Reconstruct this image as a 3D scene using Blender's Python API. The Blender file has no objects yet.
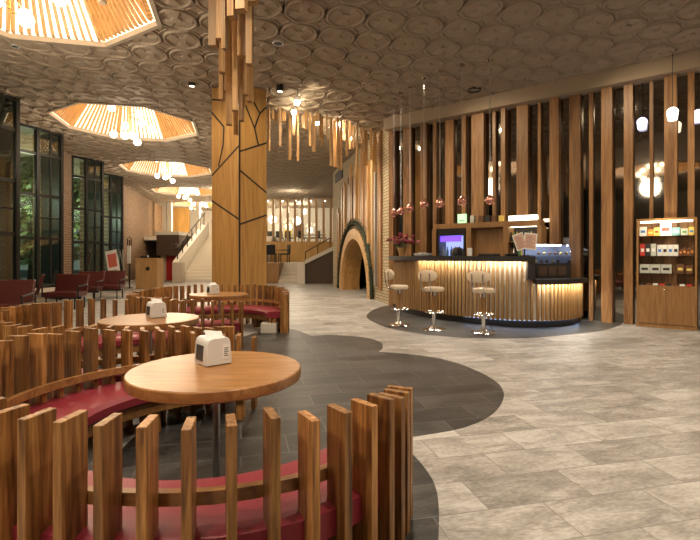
import bpy, bmesh, math, random
import numpy as np
from mathutils import Vector, Matrix
random.seed(7)
PI = math.pi
SC = bpy.context.scene
COL = SC.collection
F, CX, HY, EYE = 467.0, 350.0, 256.0, 1.3
CEIL = 4.9

def P(px, py, h=0.0):
    d = (EYE - h) * F / (py - HY)
    return Vector(((px - CX) * d / F, d, h))
def D(px, py, d):
    return Vector(((px - CX) * d / F, d, EYE - (py - HY) * d / F))
def DX(px, d): return (px - CX) * d / F
def DZ(py, d): return EYE - (py - HY) * d / F

# ------------------------------------------------------------------ materials
def mat(name, col=(.5, .5, .5), rough=.5, metal=0.0, emit=None, estr=0.0, spec=.5, coat=0):
    m = bpy.data.materials.new(name); m.use_nodes = True
    b = m.node_tree.nodes['Principled BSDF']
    b.inputs['Base Color'].default_value = (*col, 1)
    b.inputs['Roughness'].default_value = rough
    b.inputs['Metallic'].default_value = metal
    b.inputs['Specular IOR Level'].default_value = spec
    b.inputs['Coat Weight'].default_value = coat
    if emit:
        b.inputs['Emission Color'].default_value = (*emit, 1)
        b.inputs['Emission Strength'].default_value = estr
    return m
def N(m, t, **kw):
    n = m.node_tree.nodes.new(t)
    for k, v in kw.items(): setattr(n, k, v)
    return n
def L(m, a, b): m.node_tree.links.new(a, b)
def ramp(m, stops):
    r = N(m, 'ShaderNodeValToRGB'); e = r.color_ramp.elements
    while len(e) < len(stops): e.new(.5)
    for i, (p, c) in enumerate(stops): e[i].position = p; e[i].color = (*c, 1)
    return r
def wood(name, dark, mid, light, scale=(14, 14, 1.1), rough=.42, vary=.35):
    m = mat(name, mid, rough); b = m.node_tree.nodes['Principled BSDF']
    tc = N(m, 'ShaderNodeTexCoord'); oi = N(m, 'ShaderNodeObjectInfo')
    mul = N(m, 'ShaderNodeMath', operation='MULTIPLY'); mul.inputs[1].default_value = 37.0
    L(m, oi.outputs['Random'], mul.inputs[0])
    add = N(m, 'ShaderNodeVectorMath', operation='ADD')
    L(m, tc.outputs['Object'], add.inputs[0]); L(m, mul.outputs[0], add.inputs[1])
    mp = N(m, 'ShaderNodeMapping'); mp.inputs['Scale'].default_value = scale
    L(m, add.outputs[0], mp.inputs['Vector'])
    n1 = N(m, 'ShaderNodeTexNoise'); n1.inputs['Scale'].default_value = 1.0
    n1.inputs['Detail'].default_value = 5; n1.inputs['Distortion'].default_value = 1.6
    L(m, mp.outputs[0], n1.inputs['Vector'])
    mp2 = N(m, 'ShaderNodeMapping'); mp2.inputs['Scale'].default_value = tuple(s * 5 for s in scale)
    L(m, add.outputs[0], mp2.inputs['Vector'])
    n2 = N(m, 'ShaderNodeTexNoise'); n2.inputs['Scale'].default_value = 1.0; n2.inputs['Detail'].default_value = 2
    L(m, mp2.outputs[0], n2.inputs['Vector'])
    mx = N(m, 'ShaderNodeMath', operation='MULTIPLY_ADD'); mx.inputs[1].default_value = .3
    L(m, n2.outputs['Fac'], mx.inputs[0]); 
    sub = N(m, 'ShaderNodeMath', operation='MULTIPLY_ADD'); sub.inputs[1].default_value = .85; sub.inputs[2].default_value = -.07
    L(m, n1.outputs['Fac'], sub.inputs[0]); L(m, sub.outputs[0], mx.inputs[2])
    r = ramp(m, [(.32, dark), (.52, mid), (.72, light)]); L(m, mx.outputs[0], r.inputs[0])
    hs = N(m, 'ShaderNodeHueSaturation')
    mr = N(m, 'ShaderNodeMapRange'); mr.inputs['To Min'].default_value = 1 - vary; mr.inputs['To Max'].default_value = 1 + vary * .7
    L(m, oi.outputs['Random'], mr.inputs['Value']); L(m, mr.outputs[0], hs.inputs['Value'])
    L(m, r.outputs[0], hs.inputs['Color']); L(m, hs.outputs[0], b.inputs['Base Color'])
    bp = N(m, 'ShaderNodeBump'); bp.inputs['Strength'].default_value = .08; bp.inputs['Distance'].default_value = .01
    L(m, mx.outputs[0], bp.inputs['Height']); L(m, bp.outputs[0], b.inputs['Normal'])
    return m
def brick(name, c1, c2, mortar, bw, bh, ms, rough=.75, rot=(0, 0, 0), bump=.5, vary=0.0, offset=.5):
    m = mat(name, c1, rough); b = m.node_tree.nodes['Principled BSDF']
    tc = N(m, 'ShaderNodeTexCoord'); mp = N(m, 'ShaderNodeMapping'); mp.inputs['Rotation'].default_value = rot
    L(m, tc.outputs['Object'], mp.inputs['Vector'])
    t = N(m, 'ShaderNodeTexBrick'); t.offset = offset
    t.inputs['Color1'].default_value = (*c1, 1); t.inputs['Color2'].default_value = (*c2, 1); t.inputs['Mortar'].default_value = (*mortar, 1)
    t.inputs['Scale'].default_value = 1; t.inputs['Brick Width'].default_value = bw; t.inputs['Row Height'].default_value = bh
    t.inputs['Mortar Size'].default_value = ms; t.inputs['Bias'].default_value = 0
    L(m, mp.outputs[0], t.inputs['Vector'])
    n = N(m, 'ShaderNodeTexNoise'); n.inputs['Scale'].default_value = 9; n.inputs['Detail'].default_value = 8; n.inputs['Roughness'].default_value = .7
    L(m, mp.outputs[0], n.inputs['Vector'])
    mr = N(m, 'ShaderNodeMapRange'); mr.inputs['From Min'].default_value = .3; mr.inputs['From Max'].default_value = .7
    mr.inputs['To Min'].default_value = 1 - vary; mr.inputs['To Max'].default_value = 1 + vary
    L(m, n.outputs['Fac'], mr.inputs['Value'])
    hs = N(m, 'ShaderNodeHueSaturation'); L(m, mr.outputs[0], hs.inputs['Value']); L(m, t.outputs['Color'], hs.inputs['Color'])
    L(m, hs.outputs[0], b.inputs['Base Color'])
    bp = N(m, 'ShaderNodeBump'); bp.inputs['Strength'].default_value = bump; bp.inputs['Distance'].default_value = .01; bp.invert = True
    L(m, t.outputs['Fac'], bp.inputs['Height']); L(m, bp.outputs[0], b.inputs['Normal'])
    return m
def glass(name, tint=(.9, .95, .93), refl=1.0):
    m = bpy.data.materials.new(name); m.use_nodes = True; nt = m.node_tree
    nt.nodes.remove(nt.nodes['Principled BSDF']); out = nt.nodes['Material Output']
    tr = N(m, 'ShaderNodeBsdfTransparent'); tr.inputs[0].default_value = (*tint, 1)
    gl = N(m, 'ShaderNodeBsdfGlossy'); gl.inputs['Roughness'].default_value = .02
    fr = N(m, 'ShaderNodeFresnel'); fr.inputs[0].default_value = 1.5
    mu = N(m, 'ShaderNodeMath', operation='MULTIPLY'); mu.inputs[1].default_value = refl
    L(m, fr.outputs[0], mu.inputs[0])
    mx = N(m, 'ShaderNodeMixShader'); L(m, mu.outputs[0], mx.inputs[0]); L(m, tr.outputs[0], mx.inputs[1]); L(m, gl.outputs[0], mx.inputs[2])
    L(m, mx.outputs[0], out.inputs[0]); return m

UA = math.atan2(.9738, -.2273)            # direction of the hall's long axis
U = Vector((-.2273, .9738, 0)); V = Vector((.9738, .2273, 0))
VANG = math.atan2(.2273, .9738)
M = {}
M['oak'] = wood('honey_oak', (.085, .032, .009), (.32, .148, .042), (.56, .30, .105), scale=(20, 20, 1.3))
M['oak_flat'] = wood('oak_tabletop', (.22, .098, .030), (.34, .165, .056), (.44, .235, .09), scale=(1.6, 20, 10), rough=.33, vary=.06)
M['panel'] = wood('column_oak', (.32, .165, .048), (.42, .23, .072), (.50, .29, .10), scale=(9, 9, .5), rough=.4, vary=.08)
M['fin'] = wood('walnut_fin', (.15, .068, .024), (.29, .145, .055), (.42, .23, .095), scale=(10, 10, .6), vary=.3)
M['hang'] = wood('hanging_oak', (.28, .145, .052), (.42, .235, .09), (.58, .36, .16), scale=(10, 10, .7), vary=.25)
M['batten'] = wood('bar_batten', (.22, .115, .042), (.33, .18, .066), (.42, .25, .10), scale=(10, 10, .8), vary=.1)
M['ash'] = wood('pale_ash', (.42, .24, .09), (.52, .31, .13), (.60, .38, .17), scale=(8, 8, .8), vary=.08)
M['cab'] = wood('cabinet_oak', (.22, .11, .038), (.30, .155, .056), (.38, .21, .08), scale=(14, 14, .9), vary=.05)
M['red'] = mat('oxblood_leather', (.23, .022, .036), .42)
M['maroon'] = mat('maroon_leather', (.075, .012, .010), .38)
M['black'] = mat('black_laminate', (.012, .012, .013), .3)
M['slab'] = mat('charcoal_countertop', (.022, .021, .021), .45)
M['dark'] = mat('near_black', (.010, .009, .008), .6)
M['chrome'] = mat('chrome', (.75, .74, .72), .12, 1)
M['steel'] = mat('brushed_steel', (.45, .44, .43), .3, 1)
M['frame'] = mat('dark_window_metal', (.012, .012, .011), .4)
M['cream'] = mat('cream_vinyl', (.72, .60, .46), .45)
M['white'] = mat('white_plastic', (.72, .72, .72), .35)
M['tissue'] = mat('tissue_paper', (.85, .85, .84), .9)
M['grey'] = mat('grey_plastic', (.06, .06, .065), .25)
M['stone'] = mat('pale_stone', (.62, .56, .47), .5)
M['stair'] = mat('pale_stair_stone', (.74, .68, .58), .5)
M['plaster'] = mat('warm_plaster', (.55, .47, .37), .8)
M['whitewall'] = mat('white_plaster', (.72, .68, .60), .8)
M['band'] = mat('beige_bulkhead', (.36, .28, .20), .7)
M['redpaint'] = mat('red_paint', (.42, .02, .015), .4)
M['brownbox'] = mat('dark_brown_veneer', (.075, .045, .028), .5)
M['gold'] = wood('golden_veneer', (.40, .22, .06), (.50, .29, .09), (.56, .34, .11), scale=(3, 3, .5), vary=.03)
M['mirror'] = mat('smoked_mirror', (.27, .245, .215), .04, 1)
M['glass'] = glass('window_glass', (.72, .80, .74), 1.6)
M['clear'] = glass('clear_glass', (.95, .96, .96), 1.0)
M['copper'] = mat('copper_glass', (.70, .34, .27), .12, .8)
M['globe'] = mat('lit_globe', (1, .9, .75), .3, emit=(1, .80, .52), estr=14)
M['brass'] = mat('brass', (.55, .36, .12), .25, 1)
M['shade'] = mat('lit_white_shade', (1, .95, .9), .3, emit=(1, .86, .66), estr=5)
M['bshade'] = mat('lit_cool_shade', (.9, .9, 1), .3, emit=(.66, .66, 1), estr=2.2)
M['lamp'] = mat('lamp_face', (1, .9, .75), .3, emit=(1, .82, .55), estr=140)
M['caseback'] = mat('case_back_glow', (.16, .18, .24), .4, emit=(.5, .62, 1), estr=.12)  # cool glow put into the back panel to brighten the case interior
M['shelflamp'] = mat('shelf_lamp', (1, .95, .85), .3, emit=(1, .88, .66), estr=7)
M['caselight'] = mat('case_light', (1, 1, 1), .3, emit=(.72, .80, 1), estr=16)
M['led'] = mat('led_white', (1, 1, 1), .3, emit=(1, .95, .82), estr=110)
M['ledcool'] = mat('led_cool', (1, 1, 1), .3, emit=(.40, .58, 1), estr=14)
M['backlit'] = mat('backlit_panel', (.9, .82, .68), .6, emit=(1, .86, .62), estr=2.0)
M['cofferwood'] = wood('coffer_slat', (.40, .21, .07), (.50, .28, .10), (.58, .34, .13), scale=(6, 6, .8), vary=.05)
M['rim'] = mat('coffer_rim', (.36, .295, .225), .7)
M['green'] = mat('leaf_green', (.11, .16, .06), .6)
M['garland'] = mat('garland_green', (.020, .028, .012), .7)
M['petal'] = mat('burgundy_petal', (.22, .012, .035), .6)
M['pinkpetal'] = mat('pink_petal', (.55, .16, .20), .6)
M['bark'] = mat('bark', (.05, .04, .03), .9)
M['purple'] = mat('fridge_violet_light', (.2, .1, 1), .4, emit=(.14, .05, 1), estr=3)
M['fridgeback'] = mat('fridge_lit_back', (.6, .66, .8), .4, emit=(.5, .62, 1), estr=1.1)
M['paper'] = mat('menu_paper', (.62, .40, .32), .7)
M['soil'] = mat('outdoor_paving', (.10, .11, .10), .9)
M['signgreen'] = mat('lit_green_sign', (.5, .9, .5), .5, emit=(.55, 1, .55), estr=.9)
M['wallbrick'] = brick('tan_brick', (.36, .225, .125), (.27, .16, .085), (.14, .095, .06), .28, .085, .016, bump=.8, vary=.12, rot=(PI/2, 0, 0))
M['palebrick'] = brick('pale_brick', (.50, .40, .25), (.40, .32, .195), (.20, .155, .10), .28, .085, .014, bump=.8, vary=.12, rot=(PI/2, 0, 0))
def tint(name, c, r=.5): return mat(name, c, r)
T = {'blue': tint('box_blue', (.10, .25, .62)), 'orange': tint('box_orange', (.75, .28, .05)), 'yellow': tint('box_yellow', (.8, .62, .15)),
     'redbox': tint('box_red', (.55, .04, .03)), 'brown': tint('box_brown', (.14, .06, .025)), 'greyb': tint('box_grey', (.55, .58, .52)),
     'whiteb': tint('box_white', (.8, .8, .76)), 'darkb': tint('box_dark', (.03, .025, .025)), 'greenb': tint('box_green', (.12, .32, .10)),
     'teal': tint('box_teal', (.18, .40, .42))}

# floor: large travertine tiles in running bond, laid along the hall's axis
def tile_mat(name, a, b_, c, mortar, rough, ms, vary):
    m = mat(name, a, rough); B = m.node_tree.nodes['Principled BSDF']
    tc = N(m, 'ShaderNodeTexCoord'); mp = N(m, 'ShaderNodeMapping'); mp.inputs['Rotation'].default_value = (0, 0, -VANG)
    L(m, tc.outputs['Object'], mp.inputs['Vector'])
    t = N(m, 'ShaderNodeTexBrick'); t.offset = .5
    for k, v in (('Color1', (0, 0, 0, 1)), ('Color2', (1, 1, 1, 1)), ('Mortar', (.5, .5, .5, 1))): t.inputs[k].default_value = v
    t.inputs['Scale'].default_value = 1; t.inputs['Brick Width'].default_value = .62; t.inputs['Row Height'].default_value = .31
    t.inputs['Mortar Size'].default_value = ms
    L(m, mp.outputs[0], t.inputs['Vector'])
    n = N(m, 'ShaderNodeTexNoise'); n.inputs['Scale'].default_value = 3.2; n.inputs['Detail'].default_value = 9; n.inputs['Roughness'].default_value = .68
    n.inputs['Distortion'].default_value = .5
    mv = N(m, 'ShaderNodeVectorMath', operation='MULTIPLY_ADD'); mv.inputs[1].default_value = (7, 7, 7)
    ms_ = N(m, 'ShaderNodeMapping'); ms_.inputs['Scale'].default_value = (.8, 2.0, 1); L(m, mp.outputs[0], ms_.inputs['Vector'])
    L(m, t.outputs['Color'], mv.inputs[0]); L(m, ms_.outputs[0], mv.inputs[2]); L(m, mv.outputs[0], n.inputs['Vector'])
    n3 = N(m, 'ShaderNodeTexNoise'); n3.inputs['Scale'].default_value = 38; n3.inputs['Detail'].default_value = 4
    L(m, mv.outputs[0], n3.inputs['Vector'])
    s = N(m, 'ShaderNodeMath', operation='MULTIPLY_ADD'); s.inputs[1].default_value = vary
    L(m, t.outputs['Color'], s.inputs[0])
    s2 = N(m, 'ShaderNodeMath', operation='MULTIPLY_ADD'); s2.inputs[1].default_value = .42; L(m, n3.outputs['Fac'], s2.inputs[0]); L(m, n.outputs['Fac'], s2.inputs[2])
    L(m, s2.outputs[0], s.inputs[2])
    r = ramp(m, [(.56, a), (.78, b_), (.98, c)]); L(m, s.outputs[0], r.inputs[0])
    mx = N(m, 'ShaderNodeMix', data_type='RGBA'); L(m, t.outputs['Fac'], mx.inputs['Factor'])
    L(m, r.outputs[0], mx.inputs[6]); mx.inputs[7].default_value = (*mortar, 1)
    L(m, mx.outputs[2], B.inputs['Base Color'])
    rr = N(m, 'ShaderNodeMapRange'); rr.inputs['To Min'].default_value = rough - .08; rr.inputs['To Max'].default_value = rough + .12
    L(m, n.outputs['Fac'], rr.inputs['Value']); L(m, rr.outputs[0], B.inputs['Roughness'])
    return m
M['tile'] = tile_mat('beige_travertine', (.155, .146, .136), (.315, .302, .285), (.50, .49, .475), (.19, .18, .165), .38, .003, .19)
M['slate'] = tile_mat('charcoal_slate', (.011, .0108, .0104), (.027, .0265, .0255), (.070, .068, .066), (.12, .115, .11), .38, .004, .19)
M['ceil'] = mat('moulded_ceiling', (.36, .295, .225), .75)

# ------------------------------------------------------------------ geometry helpers
def link(name, me, m, parent=None, loc=None, rz=0.0):
    o = bpy.data.objects.new(name, me); COL.objects.link(o)
    if m is not None:
        ms = m if isinstance(m, (list, tuple)) else [m]
        for k in ms: me.materials.append(k)
    if parent is not None: o.parent = parent
    if loc is not None: o.location = loc
    o.rotation_euler.z = rz
    return o
def fin(name, bm, m, parent=None, smooth=False, loc=None, rz=0.0, bevel=0.0):
    if bevel:
        bmesh.ops.bevel(bm, geom=list(bm.edges), offset=bevel, segments=2, affect='EDGES', profile=.5)
    bmesh.ops.recalc_face_normals(bm, faces=bm.faces)
    me = bpy.data.meshes.new(name); bm.to_mesh(me); bm.free()
    if smooth:
        for p in me.polygons: p.use_smooth = True
        me.set_sharp_from_angle(angle=math.radians(38))
    return link(name, me, m, parent, loc, rz)
def tag(o, label, cat, group=None, kind=None):
    o['label'] = label; o['category'] = cat
    if group: o['group'] = group
    if kind: o['kind'] = kind
    return o
def thing(name, label, cat, loc=(0, 0, 0), rz=0.0, group=None):
    o = bpy.data.objects.new(name, None); COL.objects.link(o); o.empty_display_size = .1
    o.location = loc; o.rotation_euler.z = rz
    return tag(o, label, cat, group)
def struct(o): o['kind'] = 'structure'; return o
def copy_tree(o, parent=None):
    c = o.copy(); COL.objects.link(c); c.parent = parent
    for ch in o.children: copy_tree(ch, c)
    return c
def box(bm, x0, x1, y0, y1, z0, z1, mi=0):
    v = [bm.verts.new(p) for p in ((x0, y0, z0), (x1, y0, z0), (x1, y1, z0), (x0, y1, z0), (x0, y0, z1), (x1, y0, z1), (x1, y1, z1), (x0, y1, z1))]
    for f in ((0, 3, 2, 1), (4, 5, 6, 7), (0, 1, 5, 4), (1, 2, 6, 5), (2, 3, 7, 6), (3, 0, 4, 7)):
        bm.faces.new([v[i] for i in f]).material_index = mi
    return v
def B(name, x0, x1, y0, y1, z0, z1, m, parent=None, bevel=0.0, loc=None, rz=0.0):
    bm = bmesh.new(); box(bm, x0, x1, y0, y1, z0, z1); return fin(name, bm, m, parent, loc=loc, rz=rz, bevel=bevel)
def prism(bm, pts, z0, z1):
    a = [bm.verts.new((p[0], p[1], z0)) for p in pts]; b = [bm.verts.new((p[0], p[1], z1)) for p in pts]
    n = len(pts)
    bm.faces.new(a[::-1]); bm.faces.new(b)
    for i in range(n): bm.faces.new((a[i], a[(i+1) % n], b[(i+1) % n], b[i]))
def lathe(bm, prof, seg=24, c=(0, 0)):
    rings = []
    for r, z in prof:
        if r < 1e-6: rings.append([bm.verts.new((c[0], c[1], z))])
        else: rings.append([bm.verts.new((c[0]+r*math.cos(2*PI*k/seg), c[1]+r*math.sin(2*PI*k/seg), z)) for k in range(seg)])
    for a, b in zip(rings, rings[1:]):
        for k in range(seg):
            k2 = (k+1) % seg
            if len(a) == 1 and len(b) == 1: continue
            if len(a) == 1: bm.faces.new((a[0], b[k2], b[k]))
            elif len(b) == 1: bm.faces.new((a[k], a[k2], b[0]))
            else: bm.faces.new((a[k], a[k2], b[k2], b[k]))
def tube(bm, pts, r, seg=8, closed=False):
    pts = [Vector(p) for p in pts]; n = len(pts); rings = []
    for i, p in enumerate(pts):
        a = pts[(i-1) % n] if (closed or i > 0) else p
        b = pts[(i+1) % n] if (closed or i < n-1) else p
        d = (b - a).normalized(); up = Vector((0, 0, 1)) if abs(d.z) < .95 else Vector((1, 0, 0))
        s = d.cross(up).normalized(); t = s.cross(d)
        rr = r[i] if isinstance(r, (list, tuple)) else r
        rings.append([bm.verts.new(p + s*rr*math.cos(2*PI*k/seg) + t*rr*math.sin(2*PI*k/seg)) for k in range(seg)])
    m = n if closed else n-1
    for i in range(m):
        a, b = rings[i], rings[(i+1) % n]
        for k in range(seg): bm.faces.new((a[k], a[(k+1) % seg], b[(k+1) % seg], b[k]))
    if not closed: bm.faces.new(rings[0][::-1]); bm.faces.new(rings[-1])
def ball(bm, c, r, sub=2, sc=(1, 1, 1)):
    g = bmesh.ops.create_icosphere(bm, subdivisions=sub, radius=r)
    for v in g['verts']: v.co = Vector((v.co.x*sc[0]+c[0], v.co.y*sc[1]+c[1], v.co.z*sc[2]+c[2]))
def normals2(path):
    out = []
    for i in range(len(path)):
        a = path[max(i-1, 0)]; b = path[min(i+1, len(path)-1)]
        d = Vector((b[0]-a[0], b[1]-a[1])).normalized(); out.append(Vector((d.y, -d.x)))
    return out
def sweep(bm, path, prof):
    ns = normals2(path); rings = []
    for p, n in zip(path, ns): rings.append([bm.verts.new((p[0]+n.x*o, p[1]+n.y*o, z)) for o, z in prof])
    k = len(prof)
    for a, b in zip(rings, rings[1:]):
        for i in range(k): bm.faces.new((a[i], a[(i+1) % k], b[(i+1) % k], b[i]))
    bm.faces.new(rings[0][::-1]); bm.faces.new(rings[-1])
def catmull(pts, n=14):
    out = []; q = [pts[0]] + list(pts) + [pts[-1]]
    for i in range(1, len(q)-2):
        p0, p1, p2, p3 = (Vector(q[j]) for j in (i-1, i, i+1, i+2))
        for k in range(n):
            t = k/n
            out.append(.5*((2*p1)+(p2-p0)*t+(2*p0-5*p1+4*p2-p3)*t*t+(3*p1-p0-3*p2+p3)*t**3))
    out.append(Vector(pts[-1])); return out
def resample(path, step):
    out = [Vector(path[0])]; acc = 0.0; tot = 0.0
    for a, b in zip(path, path[1:]):
        a, b = Vector(a), Vector(b); l = (b-a).length
        if l == 0: continue
        t = step-acc
        while t <= l: out.append(a+(b-a)*(t/l)); t += step
        acc = l-(t-step)
    return out
def interp(tab, x):
    if x <= tab[0][0]: return tab[0][1]
    for (a, va), (b, vb) in zip(tab, tab[1:]):
        if x <= b: return va+(vb-va)*(x-a)/(b-a)
    return tab[-1][1]
def rot2(p, a, o=(0, 0)):
    return (o[0]+p[0]*math.cos(a)-p[1]*math.sin(a), o[1]+p[0]*math.sin(a)+p[1]*math.cos(a))

# ------------------------------------------------------------------ camera
cam = bpy.data.objects.new('camera', bpy.data.cameras.new('camera')); COL.objects.link(cam)
cam.location = (0, 0, EYE); cam.rotation_euler = (PI/2, 0, 0)
cam.data.sensor_width = 36; cam.data.lens = 36*F/700; cam.data.shift_y = -14/700; cam.data.clip_end = 200
SC.camera = cam

# ------------------------------------------------------------------ floor and inlays
struct(B('floor', -20, 16, -8.2, 38, -.2, 0, M['tile']))
def inlay(name, pts, z):
    bm = bmesh.new(); prism(bm, [(p[0], p[1]) for p in pts], -.02, z)
    return struct(fin(name, bm, M['slate']))
up = [(436, 1200), (438, 700), (438, 600), (438.5, 540), (439, 512), (437, 493), (433, 481), (426, 470), (418, 460), (407, 449), (398, 441)]
mid_ = [(411, 437), (421, 435.7), (451, 430.6), (467, 426.5), (481, 421), (492, 414.5), (498.6, 408), (502.5, 401.5), (504, 395), (502.5, 389.5), (498.6, 384), (489, 377), (477, 371), (461, 364.5), (443, 359.3), (425, 356), (400, 353.4), (378.5, 351.8)]
far_ = [(382.5, 348.5), (382.8, 345.5), (381.6, 343), (378, 341), (372, 339), (362, 337.2), (350, 336), (331, 335), (311, 336)]
end_ = [(304.5, 333), (299, 331), (293.5, 329.7), (284, 328.8), (271, 329), (262, 331), (222, 345), (190, 370), (150, 420), (100, 480), (60, 700), (200, 1200)]
sm = lambda pts: [(p.x, p.y) for p in catmull([P(*q).xy for q in pts], 4)]
inlay('floor_inlay_seating', sm(up)+sm(mid_)+sm(far_)+sm(end_), .002)
ring = [(392, 304.5), (375, 309), (366.5, 316), (375, 323), (395, 329.5), (430, 335), (480, 338.5), (530, 338), (575, 334), (605, 330), (622, 324), (618, 321)]
rp = sm(ring)
inlay('floor_inlay_bar', rp+[(4.9, 9.35), (1.2, 12.5)], .002)

# ------------------------------------------------------------------ ceiling with octagonal openings and moulded rings
OC = [Vector((-4.47, 6.13, 0)) + U*6.75*k for k in range(-1, 5)]
OR = 1.88
def octo(c, r): # flats across the hall's axis
    return [Vector((c.x, c.y)) + (V.xy*math.cos(a) + U.xy*math.sin(a))*r for a in [PI/8 + k*PI/4 for k in range(8)]]
bm = bmesh.new(); edges = []
def loop(pts):
    vs = [bm.verts.new((p[0], p[1], CEIL)) for p in pts]
    for i in range(len(vs)): edges.append(bm.edges.new((vs[i], vs[(i+1) % len(vs)])))
loop([(-20, -8.2), (16, -8.2), (16, 38), (-20, 38)])
for c in OC: loop(octo(c, OR))
bmesh.ops.triangle_fill(bm, use_beauty=True, edges=edges)
ceiling = struct(fin('ceiling', bm, M['ceil']))
def relief():
    sv, su = .62, .68; vs = []; fs = []; base = 0
    wc = Vector((1.087, 12.385)); wn = Vector((.613, .790))
    def tmpl(seg, radii):
        P_ = []; Q = []
        for r in radii:
            for k in range(seg):
                a = 2*PI*k/seg
                h = 0
                if r > .372: h = .0
                elif r > .345: h = .017
                elif r > .30: h = .0
                elif r > .262: h = .036
                elif r > .235: h = .012
                elif r > .07:
                    ph = (a*3/(2*PI)) % 1
                    h = .026 if ph < .42 else .004
                else: h = .032
                P_.append((r*math.cos(a), r*1.08*math.sin(a), -h))
        n = len(radii)
        for i in range(n-1):
            for k in range(seg):
                k2 = (k+1) % seg
                Q.append((i*seg+k, (i+1)*seg+k, (i+1)*seg+k2, i*seg+k2))
        P_.append((0, 0, -.032)); c = len(P_)-1
        for k in range(seg): Q.append((k, (k+1) % seg, c, c))
        return np.array(P_), Q
    hi = tmpl(24, [.045, .068, .085, .215, .232, .240, .258, .268, .290, .302, .340, .350, .366, .374])
    lo = tmpl(14, [.05, .075, .22, .245, .268, .29, .302, .342, .352, .366, .376])
    for i in range(-30, 30):
        for j in range(-4, 62):
            c = Vector((-.666, 6.85)) + V.xy*(i*sv) + U.xy*(j*su)
            if c.y < 2.5 or c.y > 36 or abs(c.x) > .95*c.y + 1: continue
            if any(max((c-o.xy).dot(V.xy*math.cos(q)+U.xy*math.sin(q)) for q in [w_*PI/4 for w_ in range(8)]) < OR*.924-.36 for o in OC): continue
            near = [o for o in OC if (c-o.xy).length < OR+.5]
            if (c - wc).dot(wn) > -.2 and c.x > .8: continue
            if (c - wc).dot(V.xy) > .1 and c.x <= .8: continue
            if c.x < -8.95-.2334*(c.y-12.5)-1: continue
            Pt, Q = hi if c.y < 15 else lo
            a = random.choice((0, 2*PI/3, 0)) + (PI if (i+j) % 2 else 0) + VANG
            ca, sa = math.cos(a), math.sin(a)
            X = Pt[:, 0]*ca - Pt[:, 1]*sa + c.x; Y = Pt[:, 0]*sa + Pt[:, 1]*ca + c.y
            vs.append(np.stack([X, Y, Pt[:, 2]+CEIL-.001], 1))
            bad = None
            if near:
                o = near[0]; aa = [w_*PI/4 for w_ in range(8)]
                dd = np.max(np.stack([(X-o.x)*(V.x*math.cos(q)+U.x*math.sin(q))+(Y-o.y)*(V.y*math.cos(q)+U.y*math.sin(q)) for q in aa]), 0)
                bad = dd < OR*.924-.01
            for q in Q:
                if bad is not None and any(bad[w_] for w_ in q): continue
                fs.append([base+q[0], base+q[1], base+q[2]] + ([base+q[3]] if q[3] != q[2] else []))
            base += len(Pt)
    me = bpy.data.meshes.new('moulded_rings'); me.from_pydata(np.concatenate(vs).tolist(), [], fs); me.update()
    o = link('moulded_rings', me, M['ceil'], ceiling); return o
relief()

# coffers with slatted lining, and a chandelier in each
ORD = ['behind the viewer', 'nearest, cut by the frame', 'second, beside the windows', 'third, by the oak column', 'fourth, before the white stair', 'farthest of the row']
def coffer(c, k):
    t = thing('slatted_coffer', 'octagonal backlit ceiling coffer lined with wooden slats, ' + ORD[k], 'light coffer', (c.x, c.y, CEIL))
    H, tp = 1.3, .46
    o1 = [p - c.xy for p in octo(c, OR)]; o2 = [p*tp for p in o1]
    bm = bmesh.new()
    a = [bm.verts.new((p.x, p.y, 0)) for p in o1]; b = [bm.verts.new((p.x, p.y, H)) for p in o2]
    for i in range(8): bm.faces.new((a[i], a[(i+1) % 8], b[(i+1) % 8], b[i]))
    bm.faces.new(b)
    fin('lit_lining', bm, M['backlit'], t)
    bm = bmesh.new()
    r1 = [p*1.02 for p in o1]; r0 = [p*.98 for p in o1]
    vs = [[bm.verts.new((p.x, p.y, z)) for p in r] for r, z in ((r1, 0), (r1, -.045), (r0, -.045), (r0, .04))]
    for x, y in zip(vs, vs[1:]):
        for i in range(8): bm.faces.new((x[i], x[(i+1) % 8], y[(i+1) % 8], y[i]))
    fin('rim', bm, M['rim'], t)
    bm = bmesh.new()
    for i in range(8):
        p0, p1, q0, q1 = o1[i], o1[(i+1) % 8], o2[i], o2[(i+1) % 8]
        inw = -((p0+p1)/2).normalized(); e = (p1-p0).normalized()
        n = 12
        for j in range(n):
            f = (j+.5)/n
            A = p0.lerp(p1, f)*.965; Bq = q0.lerp(q1, f); w = .019
            v = []
            for (pt, z) in ((A, .02), (Bq, H-.03)):
                for s, d in ((-1, 0), (1, 0), (1, 1), (-1, 1)):
                    pp = pt + e*s*w*(1 if z < .1 else .75) + inw*(.01+.075*d); v.append(bm.verts.new((pp.x, pp.y, z)))
            for fc in ((0, 1, 2, 3), (7, 6, 5, 4), (0, 4, 5, 1), (1, 5, 6, 2), (2, 6, 7, 3), (3, 7, 4, 0)): bm.faces.new([v[x] for x in fc])
    fin('lining_slats', bm, M['cofferwood'], t)
    ch = thing('globe_chandelier', 'brass chandelier of lit globes hanging in the coffer, ' + ORD[k], 'chandelier', (c.x, c.y, CEIL))
    bm = bmesh.new(); tube(bm, [(0, 0, H-.01), (0, 0, -.35)], .016)
    rnd = random.Random(k+3); pos = []
    for i in range(9):
        a = i*2.4; r = .22 + .40*((i*37) % 9)/9; z = -.50 + .78*((i*5) % 9)/8
        pos.append((r*math.cos(a), r*math.sin(a), z)); tube(bm, [(0, 0, z+.10), (pos[-1][0], pos[-1][1], z+.06)], .009, 6)
    fin('stem', bm, M['brass'], ch, True)
    for p in pos:
        bm = bmesh.new(); ball(bm, p, .095, 3); fin('globe', bm, M['globe'], ch, True)
for k, c in enumerate(OC): coffer(c, k)

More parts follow.
